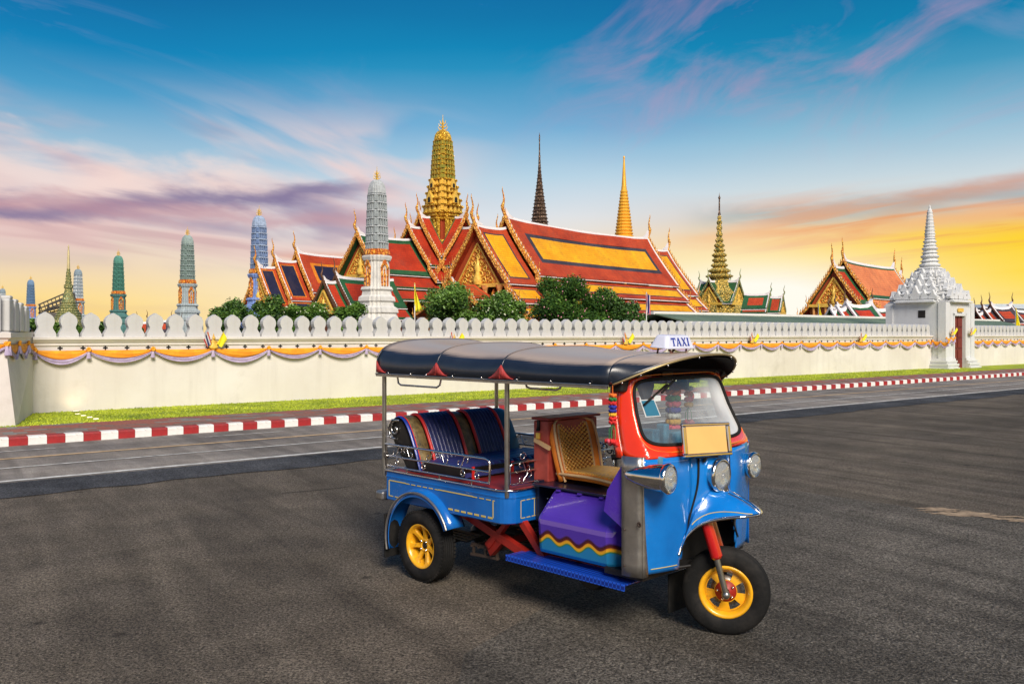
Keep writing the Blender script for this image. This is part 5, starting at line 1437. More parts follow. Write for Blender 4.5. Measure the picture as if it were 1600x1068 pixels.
# --- engine cover under the driver, purple with a painted wave
def mat_wave():
    m = mat('paint_wave', (.085, .034, .40, 1), .2, 0, .12, 2, coat=.9); t, b = tree_of(m); N = t.nodes.new; L = t.links.new
    tc = [n for n in t.nodes if n.type == 'TEX_COORD'][0]; sp_ = N('ShaderNodeSeparateXYZ'); L(tc.outputs['Object'], sp_.inputs[0])
    def M_(op, a, b_=None):
        n = N('ShaderNodeMath'); n.operation = op
        for i, v in enumerate((a, b_)):
            if v is None: continue
            if isinstance(v, float): n.inputs[i].default_value = v
            else: L(v, n.inputs[i])
        return n.outputs[0]
    w = M_('MULTIPLY', M_('SINE', M_('MULTIPLY', sp_.outputs[0], 34.0)), .020)
    w2 = M_('MULTIPLY', M_('SINE', M_('MULTIPLY', sp_.outputs[0], 15.0)), .008)
    v = M_('SUBTRACT', sp_.outputs[2], M_('ADD', M_('ADD', w, w2), .545))
    v = M_('ADD', M_('MULTIPLY', v, 5.0), .5)
    r = N('ShaderNodeValToRGB'); L(v, r.inputs[0]); el = r.color_ramp.elements
    cs = [(0, (.01, .20, .42, 1)), (.40, (.01, .20, .42, 1)), (.455, (.02, .20, .03, 1)), (.50, (.82, .42, .02, 1)), (.57, (.80, .34, .02, 1)), (.61, (.12, .012, .01, 1)), (.70, (.05, .008, .02, 1)), (.78, (.10, .04, .42, 1))]
    while len(el) < len(cs): el.new(.5)
    for e_, (p, c) in zip(el, cs): e_.position = p; e_.color = c
    mx = N('ShaderNodeMix'); mx.data_type = 'RGBA'; src = b.inputs['Base Color'].links[0].from_socket
    L(M_('GREATER_THAN', v, .78), mx.inputs[0]); L(r.outputs[0], mx.inputs[6]); L(src, mx.inputs[7]); L(mx.outputs[2], b.inputs['Base Color'])
    return m
WVE = mat_wave()
mb = MB(); ecs = []
for x, k_ in ((1.215, .0), (1.235, 1), (1.30, 1), (1.86, 1), (1.90, .96), (2.03, .66)):
    kk = k_ if k_ else .9
    w0 = .44 * (kk if kk > .9 else .75); w1 = .625 * kk; w2 = .605 * kk
    zt = .875 if kk > .8 else .80
    ecs.append([(x, -w0, zt), (x, -w1, .69 + (0 if kk > .8 else .03)), (x, -w2, .44), (x, w2, .44), (x, w1, .69), (x, w0, zt)])
mb.rings(ecs, 0, False); ec = mb.build('engine_cover', WVE, tk, bevel=.035)
MB().box(1.03, 1.95, -.46, .46, .878, .892).build('cover_lid', DNV, tk, bevel=.004)
mb = MB(); mb.tube([(1.20, -.45, .886), (1.88, -.45, .886)], .007, 6)
for x in (1.3, 1.5, 1.7): mb.box(x - .014, x + .014, -.475, -.452, .868, .880)
mb.build('cover_edge', PPU, tk)
# steel-blue running board
def mat_checker():
    m = mat('checker_blue', (.006, .045, .46, 1), .3, .25, .25, 20, coat=.5, c2=(.01, .08, .62, 1)); t, b = tree_of(m)
    tc = [n for n in t.nodes if n.type == 'TEX_COORD'][0]; mp = t.nodes.new('ShaderNodeMapping'); mp.inputs['Rotation'].default_value = (0, 0, R(45)); t.links.new(tc.outputs['Object'], mp.inputs[0])
    br = t.nodes.new('ShaderNodeTexChecker'); br.inputs['Scale'].default_value = 44; t.links.new(mp.outputs[0], br.inputs['Vector'])
    br.inputs['Color1'].default_value = (.003, .028, .30, 1); br.inputs['Color2'].default_value = (.02, .13, .80, 1); t.links.new(br.outputs['Color'], b.inputs['Base Color'])
    bp_ = t.nodes.new('ShaderNodeBump'); bp_.inputs['Strength'].default_value = .8; bp_.inputs['Distance'].default_value = .01; t.links.new(br.outputs['Fac'], bp_.inputs['Height']); t.links.new(bp_.outputs[0], b.inputs['Normal'])
    return m
MB().box(.99, 2.07, -.690, -.42, .385, .395).box(.99, 2.07, -.695, -.683, .354, .398).build('running_board', mat_checker(), tk, bevel=.002)
# purple gusset at the foot well
MB().prism([(1.88, .84), (2.05, .74), (2.06, 1.20), (1.91, .98)], lambda a, b: (a, -.665, b), lambda a, b: (a, -.645, b)).build('side_gusset', PPU, tk)
MB().box(1.85, 2.16, -.62, .62, .42, .46).box(2.10, 2.13, -.60, .60, .44, 1.1).build('foot_well', BKM, tk)

# --- lower front shell
def lowc(y):     # x of the front face for lateral y
    a = min(1, abs(y) / .66); return 2.30 - .115 * a ** 2.2
zs = [.45, .50, .60, .72, .85, 1.0, 1.12, 1.20]
def fx(y, z):
    x = lowc(y) + .0
    x -= .020 * ((1.2 - z) / .75) ** 2          # tucks in towards the bottom
    x += .018 * math.exp(-((z - 1.02) / .12) ** 2) * math.exp(-((abs(y) - .36) / .16) ** 2)  # swell behind each side lamp
    x -= .022 * math.exp(-((abs(y) - .235) / .035) ** 2)   # crease beside the nose
    return x
def wheel_cut(y, z):  # lower centre is open for the wheel
    return abs(y) < .36 - max(0, z - .45) * .28 and z < .80
mb = MB(); ny = 56; nz = 24; ids = {}
for j in range(nz + 1):
    for i in range(ny + 1):
        y = -.655 + 1.31 * i / ny; z = .47 + .735 * j / nz
        ids[i, j] = len(mb.v); mb.v.append((fx(y, z), y, z))
for j in range(nz):
    for i in range(ny):
        y = -.655 + 1.31 * (i + .5) / ny; z = .47 + .735 * (j + .5) / nz
        if wheel_cut(y, z): continue
        mb.f.append((ids[i, j], ids[i+1, j], ids[i+1, j+1], ids[i, j+1])); mb.m.append(0); mb.sm.append(True)
fs = mb.build('front_shell', PB2, tk, solid=.008)
for sy in (-1, 1):
    # side cheeks of the shell: steel on the near side
    mb = MB(); mb.grid(lambda u, v: (2.045 + (lowc(.655) - 2.045) * u, sy * (.684 - .028 * u ** 3), .455 + .765 * v), 4, 10)
    if sy < 0: mb.grid(lambda u, v: (lowc(.655) + .003 + .0 * u, sy * (.657 - .055 * u), .455 + .765 * v), 1, 10)
    c = mb.build('corner_plate', STL if sy < 0 else PB, tk, solid=.006)
    if sy < 0:
        mb = MB()
        for z in (.52, .75, 1.12): mb.lathe([(.008, 0), (.006, .004), (.001, .005)], 8, Matrix.Translation((2.07, -.690, z)) @ Matrix.Rotation(math.pi/2, 4, 'X'))
        mb.lathe([(.018, 0), (.018, .003), (.008, .004), (.007, -.002)], 12, Matrix.Translation((2.185, -.686, .80)) @ Matrix.Rotation(math.pi/2, 4, 'X'))
        mb.build('rivet', RUST, c)
mb = MB()
def ribbon(pts, w=.004):
    mb.tube(pts, w, 4)
ribbon([(fx(-.60, z) + .005, -.585, z) for z in [.50 + .068 * i for i in range(11)]], .003); ribbon([(fx(y, .50) + .006, y, .50) for y in [-.585 + .03 * i for i in range(8)]], .003)
ribbon([(fx(.6, z) + .005, .585, z) for z in [.50 + .068 * i for i in range(11)]], .003)
mb.build('pinstripe', PIN, fs)
# nose flaring out into the front mudguard, one sweeping form in two pressings
EDG = crv([(2.262, .365, .565), (2.268, .315, .655), (2.32, .25, .735), (2.41, .205, .785), (2.51, .165, .812), (2.595, .105, .824), (2.638, .004, .828)], 5)
CRW = crv([(2.345, 0, .985), (2.385, 0, .955), (2.43, 0, .937), (2.49, 0, .917), (2.555, 0, .890), (2.61, 0, .856), (2.640, 0, .830)], 5)
def guard(u, v, o=0):
    f = u * (len(EDG) - 1); i = min(int(f), len(EDG) - 2); f -= i; E_2 = EDG[i].lerp(EDG[i+1], f); C_2 = CRW[i].lerp(CRW[i+1], f); t = 2 * v - 1
    w = abs(t) ** 2.3; return Vector((C_2.x + (E_2.x - C_2.x) * w + o, t * E_2.y, C_2.z + (E_2.z - C_2.z) * w + o))
def nose(u, v):
    t = 2 * v - 1; b_ = guard(0, v); hw = .19 + (b_.y / t - .19 if abs(t) > 1e-4 else .175) * u ** 2.6
    y = t * hw; z = 1.205 + (b_.z - 1.205) * u; x0_ = fx(y, z) + .006 + .035 * (1 - abs(t) ** 3)
    return Vector((x0_ + (b_.x - x0_) * u ** 3, y, z))
ns = MB().grid(nose, 16, 22).build('nose', PB2, tk, solid=.006)
for v in (0, 1): MB().tube([nose(u / 14, v) + Vector((.004, 0, 0)) for u in range(15)], .008, 5).build('rubber_seam', BLK, ns)
fg = MB().grid(guard, 30, 22).build('front_mudguard', PB2, tk, solid=.006)
for v in (0, 1): MB().tube([guard(u / 30, v) for u in range(31)], .011, 6).build('mudguard_lip', CHR, fg)
for v in (.10, .90): MB().tube([guard(u / 26, v, .004) for u in range(2, 24)], .0035, 4).build('pinstripe', PIN, fg)
for v in (.44, .56): MB().tube([guard(u / 26, v, .005) for u in range(8, 26)], .006, 5).build('chrome_bead', CHR, fg)
# steering fork and front wheel, turned to the left
ST = R(29)
stg = bpy.data.objects.new('front_fork', None); COL.objects.link(stg); stg.parent = tk; stg.location = (2.39, 0, .287); stg.rotation_euler = (0, 0, ST)
for sy in (-1, 1):
    MB().tube([(-.135, sy * .115, .52), (-.055, sy * .115, .25)], [.040, .040], 14).tube([(-.055, sy * .115, .25), (-.05, sy * .115, .235)], [.043, .030], 14).build('fork_leg', mat('fork_red', (.52, .012, .012, 1), .2, 0, .1, 5, coat=.8), stg)
    MB().tube([(-.055, sy * .115, .24), (.005, sy * .115, .0)], .021, 12).ball((.005, sy * .115, 0), .030, 0, 10).build('fork_slider', RUST if sy > 0 else TUB, stg)
MB().tube([(-.13, 0, .50), (-.16, 0, .72)], .04, 10).box(-.18, -.09, -.16, .16, .50, .54).build('steering_head', BKM, stg)
wh = bpy.data.objects.new('wheel', None); COL.objects.link(wh); wh.parent = tk; wh.location = (2.39, 0, .287); wh.rotation_euler = (0, .4, ST)
tyre_mesh(.289, .130, .165, False).build('tyre', BLK, wh)
Rx = Matrix.Rotation(math.pi/2, 4, 'X')
mb = MB(); mb.lathe([(.165, -.05), (.172, .046), (.176, .056), (.166, .060), (.152, .050), (.140, .030), (.136, .012)], 44, Rx, 0, True, False)
# pressed disc with five openings
segs = 80; rin = [.062, .075, .085, .118, .126, .138]
for i in range(segs):
    for j in range(5):
        a0 = 2 * math.pi * i / segs; a1 = 2 * math.pi * (i + 1) / segs; am = ((i + .5) / segs * 5) % 1
        open_ = abs(am - .5) < (.27 if j in (2,) else (.24 if j in (1, 3) else -1))
        if open_: continue
        def q(r, a): return (r * math.cos(a), -.016 - .006 * math.cos((r - .06) * 30), r * math.sin(a))
        mb.add([q(rin[j], a0), q(rin[j], a1), q(rin[j+1], a1), q(rin[j+1], a0)], [(0, 3, 2, 1)])
rm = mb.build('rim', YEL, wh, solid=.005)
mb = MB().lathe([(.075, .010), (.072, .024), (.045, .030), (.040, .045), (.001, .048)], 24, Rx); mb.build('hub_plate', RDM, wh)
mb = MB()
for k_ in range(5):
    a = k_ * 2 * math.pi / 5 + .3; mb.lathe([(.009, 0), (.009, .040), (.001, .043)], 6, Matrix.Rotation(a, 4, 'Y') @ Matrix.Translation((.055, 0, 0)) @ Rx, 0)
mb.build('wheel_nut', CHR, wh)
MB().lathe([(.026, .03), (.026, .085), (.015, .09), (.001, .09)], 12, Rx).build('axle_nut', BKM, wh)
MB().lathe([(.10, -.03), (.10, .0), (.001, .0)], 24, Rx).build('brake_drum', STL, wh)
MB().box(2.005, 2.020, -.12, .12, .07, .34).build('mud_flap', BLK, tk, bevel=.006)
MB().tube([(2.04, -.50, .46), (2.16, -.34, .45), (2.24, -.2, .46)], .012, 6).box(2.05, 2.10, -.5, -.15, .42, .45).build('under_tray', BKM, tk)

# --- lamps
GLS = mat('lamp_glass', (.9, .92, .9, 1), .06, 0, .02, 5, spec=.8, trans=.75); REF = mat('lamp_reflector', (.80, .78, .70, 1), .10, 1, .15, 14, bump=.5, bs=18)
def lamp(x, y, z, r, L, yaw, label=None, bullet=True):
    ln = bpy.data.objects.new('headlight', None); COL.objects.link(ln); ln.parent = tk; ln.location = (x, y, z); ln.rotation_euler = (0, 0, yaw)
    if label: ln['label'] = label
    Ry = Matrix.Rotation(math.pi/2, 4, 'Y')
    if bullet: pr = [(.006, -L), (r * .40, -L * .90), (r * .70, -L * .68), (r * .92, -L * .40), (r * 1.0, -L * .20), (r * .98, -.022)]
    else: pr = [(r * .45, -L), (r * .62, -L * .98), (r * .86, -L * .6), (r * .95, -L * .3), (r * .98, -.02)]
    MB().lathe(pr, 28, Ry).build('lamp_body', CHR, ln)
    MB().lathe([(r * .98, -.030), (r * 1.09, -.024), (r * 1.13, -.006), (r * 1.06, .008), (r * .93, .010), (r * .90, -.004)], 28, Ry, 0, True, False).build('lamp_bezel', CHR, ln)
    MB().lathe([(.012, -r * .62), (r * .5, -r * .48), (r * .9, -.006)], 24, Ry, 0, True, True).build('reflector', REF, ln)
    mb = MB(); mb.lathe([(r * .92, .002), (r * .80, .016), (r * .5, .028), (r * .2, .033), (.001, .034)], 24, Ry, 0, True, False)
    mb.build('lens', GLS, ln)
    mb = MB().lathe([(.016, -.05), (.020, -.01), (.014, .004), (.001, .006)], 12, Ry); mb.build('bulb', CHR, ln)
    return ln
lamp(2.385, -.645, 1.105, .086, .32, .13, 'long chrome bullet-shaped side lamp'); lamp(2.285, .565, 1.05, .086, .20, 0, bullet=False); lamp(2.385, -.045, 1.060, .101, .13, 0, 'large centre headlight', False)
MB().tube([(2.33, 0, .89), (2.38, 0, .94), (2.36, 0, 1.0)], .035, 8).lathe([(.10, .885), (.09, .90), (.04, .92)], 16, Matrix.Translation((2.34, 0, 0))).build('lamp_bracket', CHR, tk)

# --- red windscreen surround
def up(v, k_):   # k_ 0 bottom .. 1 top ; v along -1..1 (left to right)
    yb = v * .675; yt = v * .575
    xb = lowc(v * .66) + .0 - (.13 * max(0, (abs(v) - .93) / .07)); xt = 2.035 - .045 * abs(v) ** 2 - (.06 * max(0, (abs(v) - .93) / .07))
    x = xb + (xt - xb) * k_ ; y = yb + (yt - yb) * (k_ ** .9); z = 1.205 + .505 * k_
    return Vector((x - .030 * math.sin(math.pi * k_), y, z))
def in_win(v, k_):
    return abs(v) < .84 and .15 < k_ < .96
NV, NK = 100, 50; mb = MB(); ids = {}
# superellipse hole: build as a ring strip between outer outline and window outline
def win_pt(t):   # t 0..1 round the window
    a = 2 * math.pi * t; c, s_ = math.cos(a), math.sin(a); n = 6.5
    v = .915 * abs(c) ** (2/n) * (1 if c > 0 else -1); k_ = .562 + .420 * abs(s_) ** (2/n) * (1 if s_ > 0 else -1)
    return v, k_
def out_pt(t):
    a = 2 * math.pi * t; c, s_ = math.cos(a), math.sin(a); n = 30
    return 1.0 * abs(c) ** (2/n) * (1 if c > 0 else -1), .5 + .5 * abs(s_) ** (2/n) * (1 if s_ > 0 else -1)
NT = 96; NR = 6
def ring_pt(i, j):
    vi, ki = win_pt(i / NT); vo, ko = out_pt(i / NT); f = j / NR; p = up(vi + (vo - vi) * f, ki + (ko - ki) * f)
    return p + Vector((.012 * math.sin(math.pi * f), 0, 0))
mb.add([ring_pt(i, j) for i in range(NT) for j in range(NR + 1)], [(i*(NR+1)+j, i*(NR+1)+j+1, ((i+1) % NT)*(NR+1)+j+1, ((i+1) % NT)*(NR+1)+j) for i in range(NT) for j in range(NR)], 0, True)
sr_ = mb.build('windscreen_surround', PRD, tk, solid=.010)
for sy in (-1, 1):     # return flange down the side
    mb = MB(); mb.grid(lambda u, v: Vector((up(sy * 1.0, v).x - .0 - (.055) * u, up(sy, v).y + sy * .006, up(sy, v).z)), 3, 10); mb.build('side_flange', PRD, sr_, solid=.008)
mb = MB()
loop = [up(v * 1.02 if False else v, k_) + Vector((.014, 0, 0)) for v, k_ in [(win_pt(i / 72)[0] * 1.03, .545 + (win_pt(i / 72)[1] - .56) * 1.16 ) for i in range(72)]]
mb.tube([p for p in loop if p.z > 1.20], .004, 5, closed=False); mb.build('pinstripe', mat('pinstripe_orange', (.85, .22, .02, 1), .4), sr_)
def glp(v, k_, o=.0): return up(v, k_) + Vector((.004 + o, 0, 0))
mb = MB(); mb.tube([glp(*win_pt(i / 72), .008) for i in range(72)], .0125, 8, closed=True); mb.build('rubber_gasket', BLK, sr_)
GL = bpy.data.materials.new('windscreen_glass'); GL.use_nodes = True; t = GL.node_tree; t.nodes.clear()
go = t.nodes.new('ShaderNodeOutputMaterial'); tr_ = t.nodes.new('ShaderNodeBsdfTransparent'); tr_.inputs[0].default_value = (.86, .93, .92, 1)
gs = t.nodes.new('ShaderNodeBsdfGlossy'); gs.inputs['Roughness'].default_value = .03; fz = t.nodes.new('ShaderNodeFresnel'); fz.inputs[0].default_value = 1.7
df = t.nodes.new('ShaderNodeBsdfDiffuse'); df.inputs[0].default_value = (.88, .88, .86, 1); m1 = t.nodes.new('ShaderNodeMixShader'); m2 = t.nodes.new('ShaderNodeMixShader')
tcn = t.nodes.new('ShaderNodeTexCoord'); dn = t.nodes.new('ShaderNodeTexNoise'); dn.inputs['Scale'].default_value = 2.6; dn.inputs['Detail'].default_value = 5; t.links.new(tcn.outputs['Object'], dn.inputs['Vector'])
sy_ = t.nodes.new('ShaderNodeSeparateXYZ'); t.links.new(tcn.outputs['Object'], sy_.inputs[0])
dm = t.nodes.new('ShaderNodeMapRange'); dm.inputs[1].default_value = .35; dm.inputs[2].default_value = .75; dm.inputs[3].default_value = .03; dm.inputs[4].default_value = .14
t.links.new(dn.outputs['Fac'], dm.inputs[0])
# bright glare painted as a pale haze, thicker towards +y
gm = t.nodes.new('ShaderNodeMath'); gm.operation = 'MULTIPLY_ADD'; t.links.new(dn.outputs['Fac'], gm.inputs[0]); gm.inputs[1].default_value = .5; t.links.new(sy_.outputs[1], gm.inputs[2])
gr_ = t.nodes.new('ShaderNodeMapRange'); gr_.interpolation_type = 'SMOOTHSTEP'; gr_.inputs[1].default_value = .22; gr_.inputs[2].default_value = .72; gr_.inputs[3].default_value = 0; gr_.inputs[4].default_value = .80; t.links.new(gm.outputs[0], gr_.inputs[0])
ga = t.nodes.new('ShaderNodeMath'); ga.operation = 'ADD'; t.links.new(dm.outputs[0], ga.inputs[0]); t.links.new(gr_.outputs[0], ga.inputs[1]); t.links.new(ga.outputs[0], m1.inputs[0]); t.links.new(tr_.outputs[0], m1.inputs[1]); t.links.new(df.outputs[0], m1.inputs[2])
t.links.new(fz.outputs[0], m2.inputs[0]); t.links.new(m1.outputs[0], m2.inputs[1]); t.links.new(gs.outputs[0], m2.inputs[2]); t.links.new(m2.outputs[0], go.inputs[0])
mb = MB(); cpt = [glp(*win_pt(i / 72)) for i in range(72)]
vs = []; 
for j in range(7):
    f = 1 - j / 7
    for i in range(72):
        v, k_ = win_pt(i / 72); vs.append(glp(v * f, .56 + (k_ - .56) * f))
vs.append(glp(0, .56)); fsx = [(j*72+i, j*72+(i+1) % 72, (j+1)*72+(i+1) % 72, (j+1)*72+i) for j in range(6) for i in range(72)] + [(6*72+i, 6*72+(i+1) % 72, 7*72) for i in range(72)]
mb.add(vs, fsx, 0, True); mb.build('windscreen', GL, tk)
# sticker, wiper
mb = MB(); c_ = mat('sticker_teal', (.03, .17, .27, 1), .5); 
def stq(v0, v1, k0, k1, o): return [glp(v0, k0, o), glp(v1, k0, o), glp(v1 - .03, k1, o), glp(v0 - .03, k1, o)]
st_ = MB().add(stq(-.80, -.58, .50, .72, .003), [(0, 1, 2, 3)]).build('sticker_border', mat('sticker_white', (.6, .62, .62, 1), .5), tk)
MB().add(stq(-.785, -.595, .512, .708, .005), [(0, 1, 2, 3)]).build('sticker_face', c_, st_)
wp0 = glp(-.22, .99, .05); wp1 = glp(-.52, .80, .03); wp2 = glp(-.82, .66, .025)
MB().tube([wp0, wp1], .008, 6).tube([glp(-.36, .90, .02), wp2], .005, 5).bar(glp(-.36, .90, .012), wp2, .014, .008).build('wiper', BLK, tk)
MB().box(1.93, 2.02, -.20, -.08, 1.66, 1.74).box(1.93, 2.02, .10, .26, 1.655, 1.70).build('wiper_motor', BKM, tk)
# things behind the glass: mirror, dash, handlebar
MB().rings([[(1.93, y + .15, z) for y, z in ((-.47, 1.69), (-.33, 1.69), (-.32, 1.64), (-.37, 1.55), (-.43, 1.55), (-.48, 1.63))], [(1.90, y + .15, z) for y, z in ((-.47, 1.69), (-.33, 1.69), (-.32, 1.64), (-.37, 1.55), (-.43, 1.55), (-.48, 1.63))]]).build('mirror', mat('mirror_back', (.02, .03, .05, 1), .3), tk)
MB().box(1.92, 2.0, -.63, -.50, 1.62, 1.70).build('side_lamp_box', BKM, tk, bevel=.015)
DSH = mat('dash_blue', (.03, .12, .22, 1), .4, 0, .3, 9, c2=(.10, .26, .38, 1))
MB().box(1.98, 2.24, -.55, .55, 1.14, 1.22).box(2.0, 2.10, -.42, -.34, 1.22, 1.37).box(2.0, 2.12, -.22, -.02, 1.22, 1.34).box(2.05, 2.12, -.32, -.26, 1.22, 1.40).build('dashboard', DSH, tk, bevel=.01)
MB().tube([(1.78, -.34, 1.16), (1.86, -.28, 1.20), (1.97, -.1, 1.16), (1.97, .1, 1.16), (1.86, .28, 1.20), (1.78, .34, 1.16)], .014, 8).tube([(1.97, 0, 1.16), (2.12, 0, .85)], .022, 8).build('handlebar', BKM, tk)
mb = MB()
for sy in (-1, 1): mb.tube([(1.80, sy * .33, 1.165), (1.72, sy * .38, 1.145)], .020, 8)
mb.build('handlebar_grip', BLK, tk)
# garlands
GC = [mat('garland_' + n, c + (1,), .8, 0, .2, 20, bump=.4, bs=60) for n, c in (('orange', (.75, .16, .02)), ('green', (.02, .22, .05)), ('red', (.60, .02, .02)), ('blue', (.02, .03, .30)), ('yellow', (.80, .42, .03)), ('white', (.7, .66, .62)), ('pink', (.70, .10, .16)))]
def garland(x, y, z, r, h, seq, name='flower_garland', tails=True):
    mb = MB(); n = len(seq); zz = z
    for i, c in enumerate(seq):
        hh = h / n; 
        for k_ in range(9):
            a = k_ * 6.283 / 9 + i; mb.ball((x + r * .62 * math.cos(a), y + r * .62 * math.sin(a), zz - hh / 2 + .004 * math.sin(k_ * 3)), max(r * .42, hh * .52), c, 6, .9)
        zz -= hh
    if tails:
        for k_ in range(5):
            a = k_ * 1.26; xx, yy_ = x + r * .8 * math.cos(a), y + r * .8 * math.sin(a); mb.tube([(x, y, zz + .01), (xx, yy_, zz - .04), (xx * 1.0, yy_, zz - .10)], .003, 4, 1)
            for q in range(4): mb.ball((xx + random.uniform(-.02, .02), yy_ + random.uniform(-.02, .02), zz - .10 - random.uniform(0, .03)), .016, random.choice((2, 6, 2)), 5)
    mb.tube([(x, y, z), (x, y, z + .08)], .003, 4)
    return mb.build(name, GC, tk)
garland(1.955, -.665, 1.615, .028, .20, (0, 1, 2, 3, 3, 4, 2, 2)); garland(1.86, .16, 1.60, .060, .34, (0, 1, 6, 3, 5, 4, 6, 2)); garland(1.88, .33, 1.62, .03, .16, (5, 0, 6, 4))
MB().box(1.88, 1.93, .08, .26, 1.60, 1.66).build('garland_hook', BKM, tk)

# --- number plate frame (blank)
pl = bpy.data.objects.new('number_plate', None); COL.objects.link(pl); pl.parent = tk; pl.location = (2.345, -.165, 1.305); pl.rotation_euler = (R(-2.5), R(-9), R(-7)); pl.scale = (1, 1.07, 1.02)
YP = mat('plate_amber', (.80, .50, .16, 1), .4, 0, .06, 3)
MB().box(-.002, .006, -.185, .185, -.085, .085).build('plate_face', YP, pl)
mb = MB()
mb.box(-.008, .014, -.225, .225, .088, .108).box(-.008, .014, -.225, .225, -.108, -.088).box(-.008, .014, -.225, -.195, -.0879, .0879).box(-.008, .014, .195, .225, -.0879, .0879)
mb.build('plate_frame', CHR, pl, bevel=.006)
MB().tube([(-.01, y, -.11) for y in (-.1, .1)], .008, 5).tube([(-.01, 0, -.10), (-.04, 0, -.14)], .012, 5).build('plate_bracket', BKM, pl)

# --- driver's seat with beaded cover and red box behind it
ORV = mat('seat_orange', (.92, .24, .02, 1), .55, 0, .22, 5, bump=.25, bs=14); CRM_ = mat('seat_cream_piping', (.78, .50, .24, 1), .5); BEAD = mat('wood_bead', (1.0, .48, .10, 1), .32, 0, .2, 30, coat=.3)
BDK = mat('bead_backing', (.34, .08, .02, 1), .8)
sy0 = -.07
def seat_back(u, v):    # u height 0..1, v across -1..1
    hw = .245 * (1 - .10 * u ** 4) * (1 - .10 * (1 - u) ** 3); 
    z = .905 + .45 * u - .035 * abs(v) ** 4 * u ** 3; x = 1.13 - .11 * u + .055 * abs(v) ** 3 
    return Vector((x, sy0 + v * hw, z))
sb = MB().grid(lambda a, b: seat_back(a, 2*b - 1), 14, 16).build('driver_seat', ORV, tk, solid=.05)
rimp = [seat_back(i / 14, -1) for i in range(14)] + [seat_back(1, -1 + 2 * i / 14) for i in range(14)] + [seat_back(1 - i / 14, 1) for i in range(15)]
MB().tube([p + Vector((.028, 0, 0)) for p in rimp], .010, 6).build('seat_piping', CRM_, sb)
mb = MB(); bz = MB()
for i in range(23):
    for j in range(15):
        u = .09 + .80 * i / 22; v = -.68 + 1.36 * j / 14; p = seat_back(u, v) + Vector((.034, 0, 0))
        if (i + j) % 2 == 0: mb.ball(p, .0140, 0, 6, .9)
mb.build('bead_cover', BEAD, sb)
MB().grid(lambda a, b: seat_back(.06 + .86 * a, -.74 + 1.48 * b) + Vector((.028, 0, 0)), 8, 8).build('bead_backing', BDK, sb)
fr_ = [seat_back(.06 + .86 * i / 8, -.74) for i in range(8)] + [seat_back(.92, -.74 + 1.48 * i / 8) for i in range(8)] + [seat_back(.92 - .86 * i / 8, .74) for i in range(9)]
MB().tube([p + Vector((.034, 0, 0)) for p in fr_], .009, 5).build('bead_border', CRM_, sb)
def cush(u, v):
    x = 1.13 + .50 * u; hw = .235 * (1 - .25 * u ** 4) * (.9 + .1 * min(1, u * 3)); return Vector((x, sy0 + hw * v, .935 + .010 * math.sin(u * 3) - .02 * u ** 6 + .012 * abs(v) ** 3))
MB().grid(lambda a, b: cush(a, 2*b-1), 12, 12).build('seat_pad', ORV, sb, solid=.045)
mb = MB()
for i in range(16):
    ps = [cush(.06 + .9 * i / 16 + .006 * math.sin(j), -.86 + 1.72 * j / 14) + Vector((0, 0, .028)) for j in range(15)]
    mb.tube(ps, [.0095 + .003 * (j % 2) for j in range(15)], 6)
mb.build('pad_beads', BEAD, sb)
MB().tube([cush(i / 14, -1) + Vector((0, -.01, .01)) for i in range(15)] + [cush(1, -1 + 2 * i / 12) + Vector((.012, 0, 0)) for i in range(13)], .012, 6).build('seat_piping', CRM_, sb)
RBX = mat('box_red', (.36, .045, .032, 1), .5, 0, .25, 5, c2=(.44, .075, .055, 1))
bx = MB().box(.93, 1.08, -.335, .24, .89, 1.345).build('tool_box', RBX, tk, bevel=.008)
MB().box(.92, 1.10, -.35, .26, 1.352, 1.372).build('box_lid', mat('lid_red', (.30, .02, .02, 1), .4), bx, bevel=.004)
mb = MB(); mb.box(.975, 1.0, -.347, -.336, 1.27, 1.35); mb.tube([(.987, -.352, 1.30), (.975, -.352, 1.27), (.999, -.352, 1.27), (.987, -.352, 1.30)], .005, 5); mb.build('latch', BKM, bx)
MB().box(.972, 1.004, -.356, -.340, 1.21, 1.255).build('padlock', GOLD, bx)
MB().bar((.95, -.345, 1.20), (1.12, -.36, 1.15), .016, .03).build('strap', CRM_, bx)

# --- canopy
def mat_canopy():
    m = mat('canopy_vinyl', (.014, .020, .034, 1), .30, 0, .22, 1.4, bump=.12, bs=6, spec=.6, coat=.25, c2=(.022, .030, .046, 1)); t, b = tree_of(m)
    # lit top of the crown painted in as beige, by upward normal
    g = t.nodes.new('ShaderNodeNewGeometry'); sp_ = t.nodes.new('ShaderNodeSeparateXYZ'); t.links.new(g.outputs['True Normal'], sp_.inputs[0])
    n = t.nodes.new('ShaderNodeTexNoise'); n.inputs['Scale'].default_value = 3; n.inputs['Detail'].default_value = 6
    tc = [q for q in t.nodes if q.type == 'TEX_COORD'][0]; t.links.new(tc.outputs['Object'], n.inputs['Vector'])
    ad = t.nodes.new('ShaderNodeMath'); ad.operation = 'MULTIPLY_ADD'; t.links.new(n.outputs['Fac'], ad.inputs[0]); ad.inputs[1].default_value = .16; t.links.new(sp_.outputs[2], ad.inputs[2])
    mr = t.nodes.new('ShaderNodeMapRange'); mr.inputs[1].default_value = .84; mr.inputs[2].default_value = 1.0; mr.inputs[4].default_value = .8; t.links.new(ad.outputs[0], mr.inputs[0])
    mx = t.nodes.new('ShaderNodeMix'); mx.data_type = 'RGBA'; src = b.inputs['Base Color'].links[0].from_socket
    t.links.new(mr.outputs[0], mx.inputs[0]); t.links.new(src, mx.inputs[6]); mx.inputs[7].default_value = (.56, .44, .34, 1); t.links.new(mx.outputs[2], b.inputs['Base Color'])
    return m
CNV = mat_canopy(); CNV.node_tree.nodes['Principled BSDF'].inputs['Coat Weight'].default_value = .0
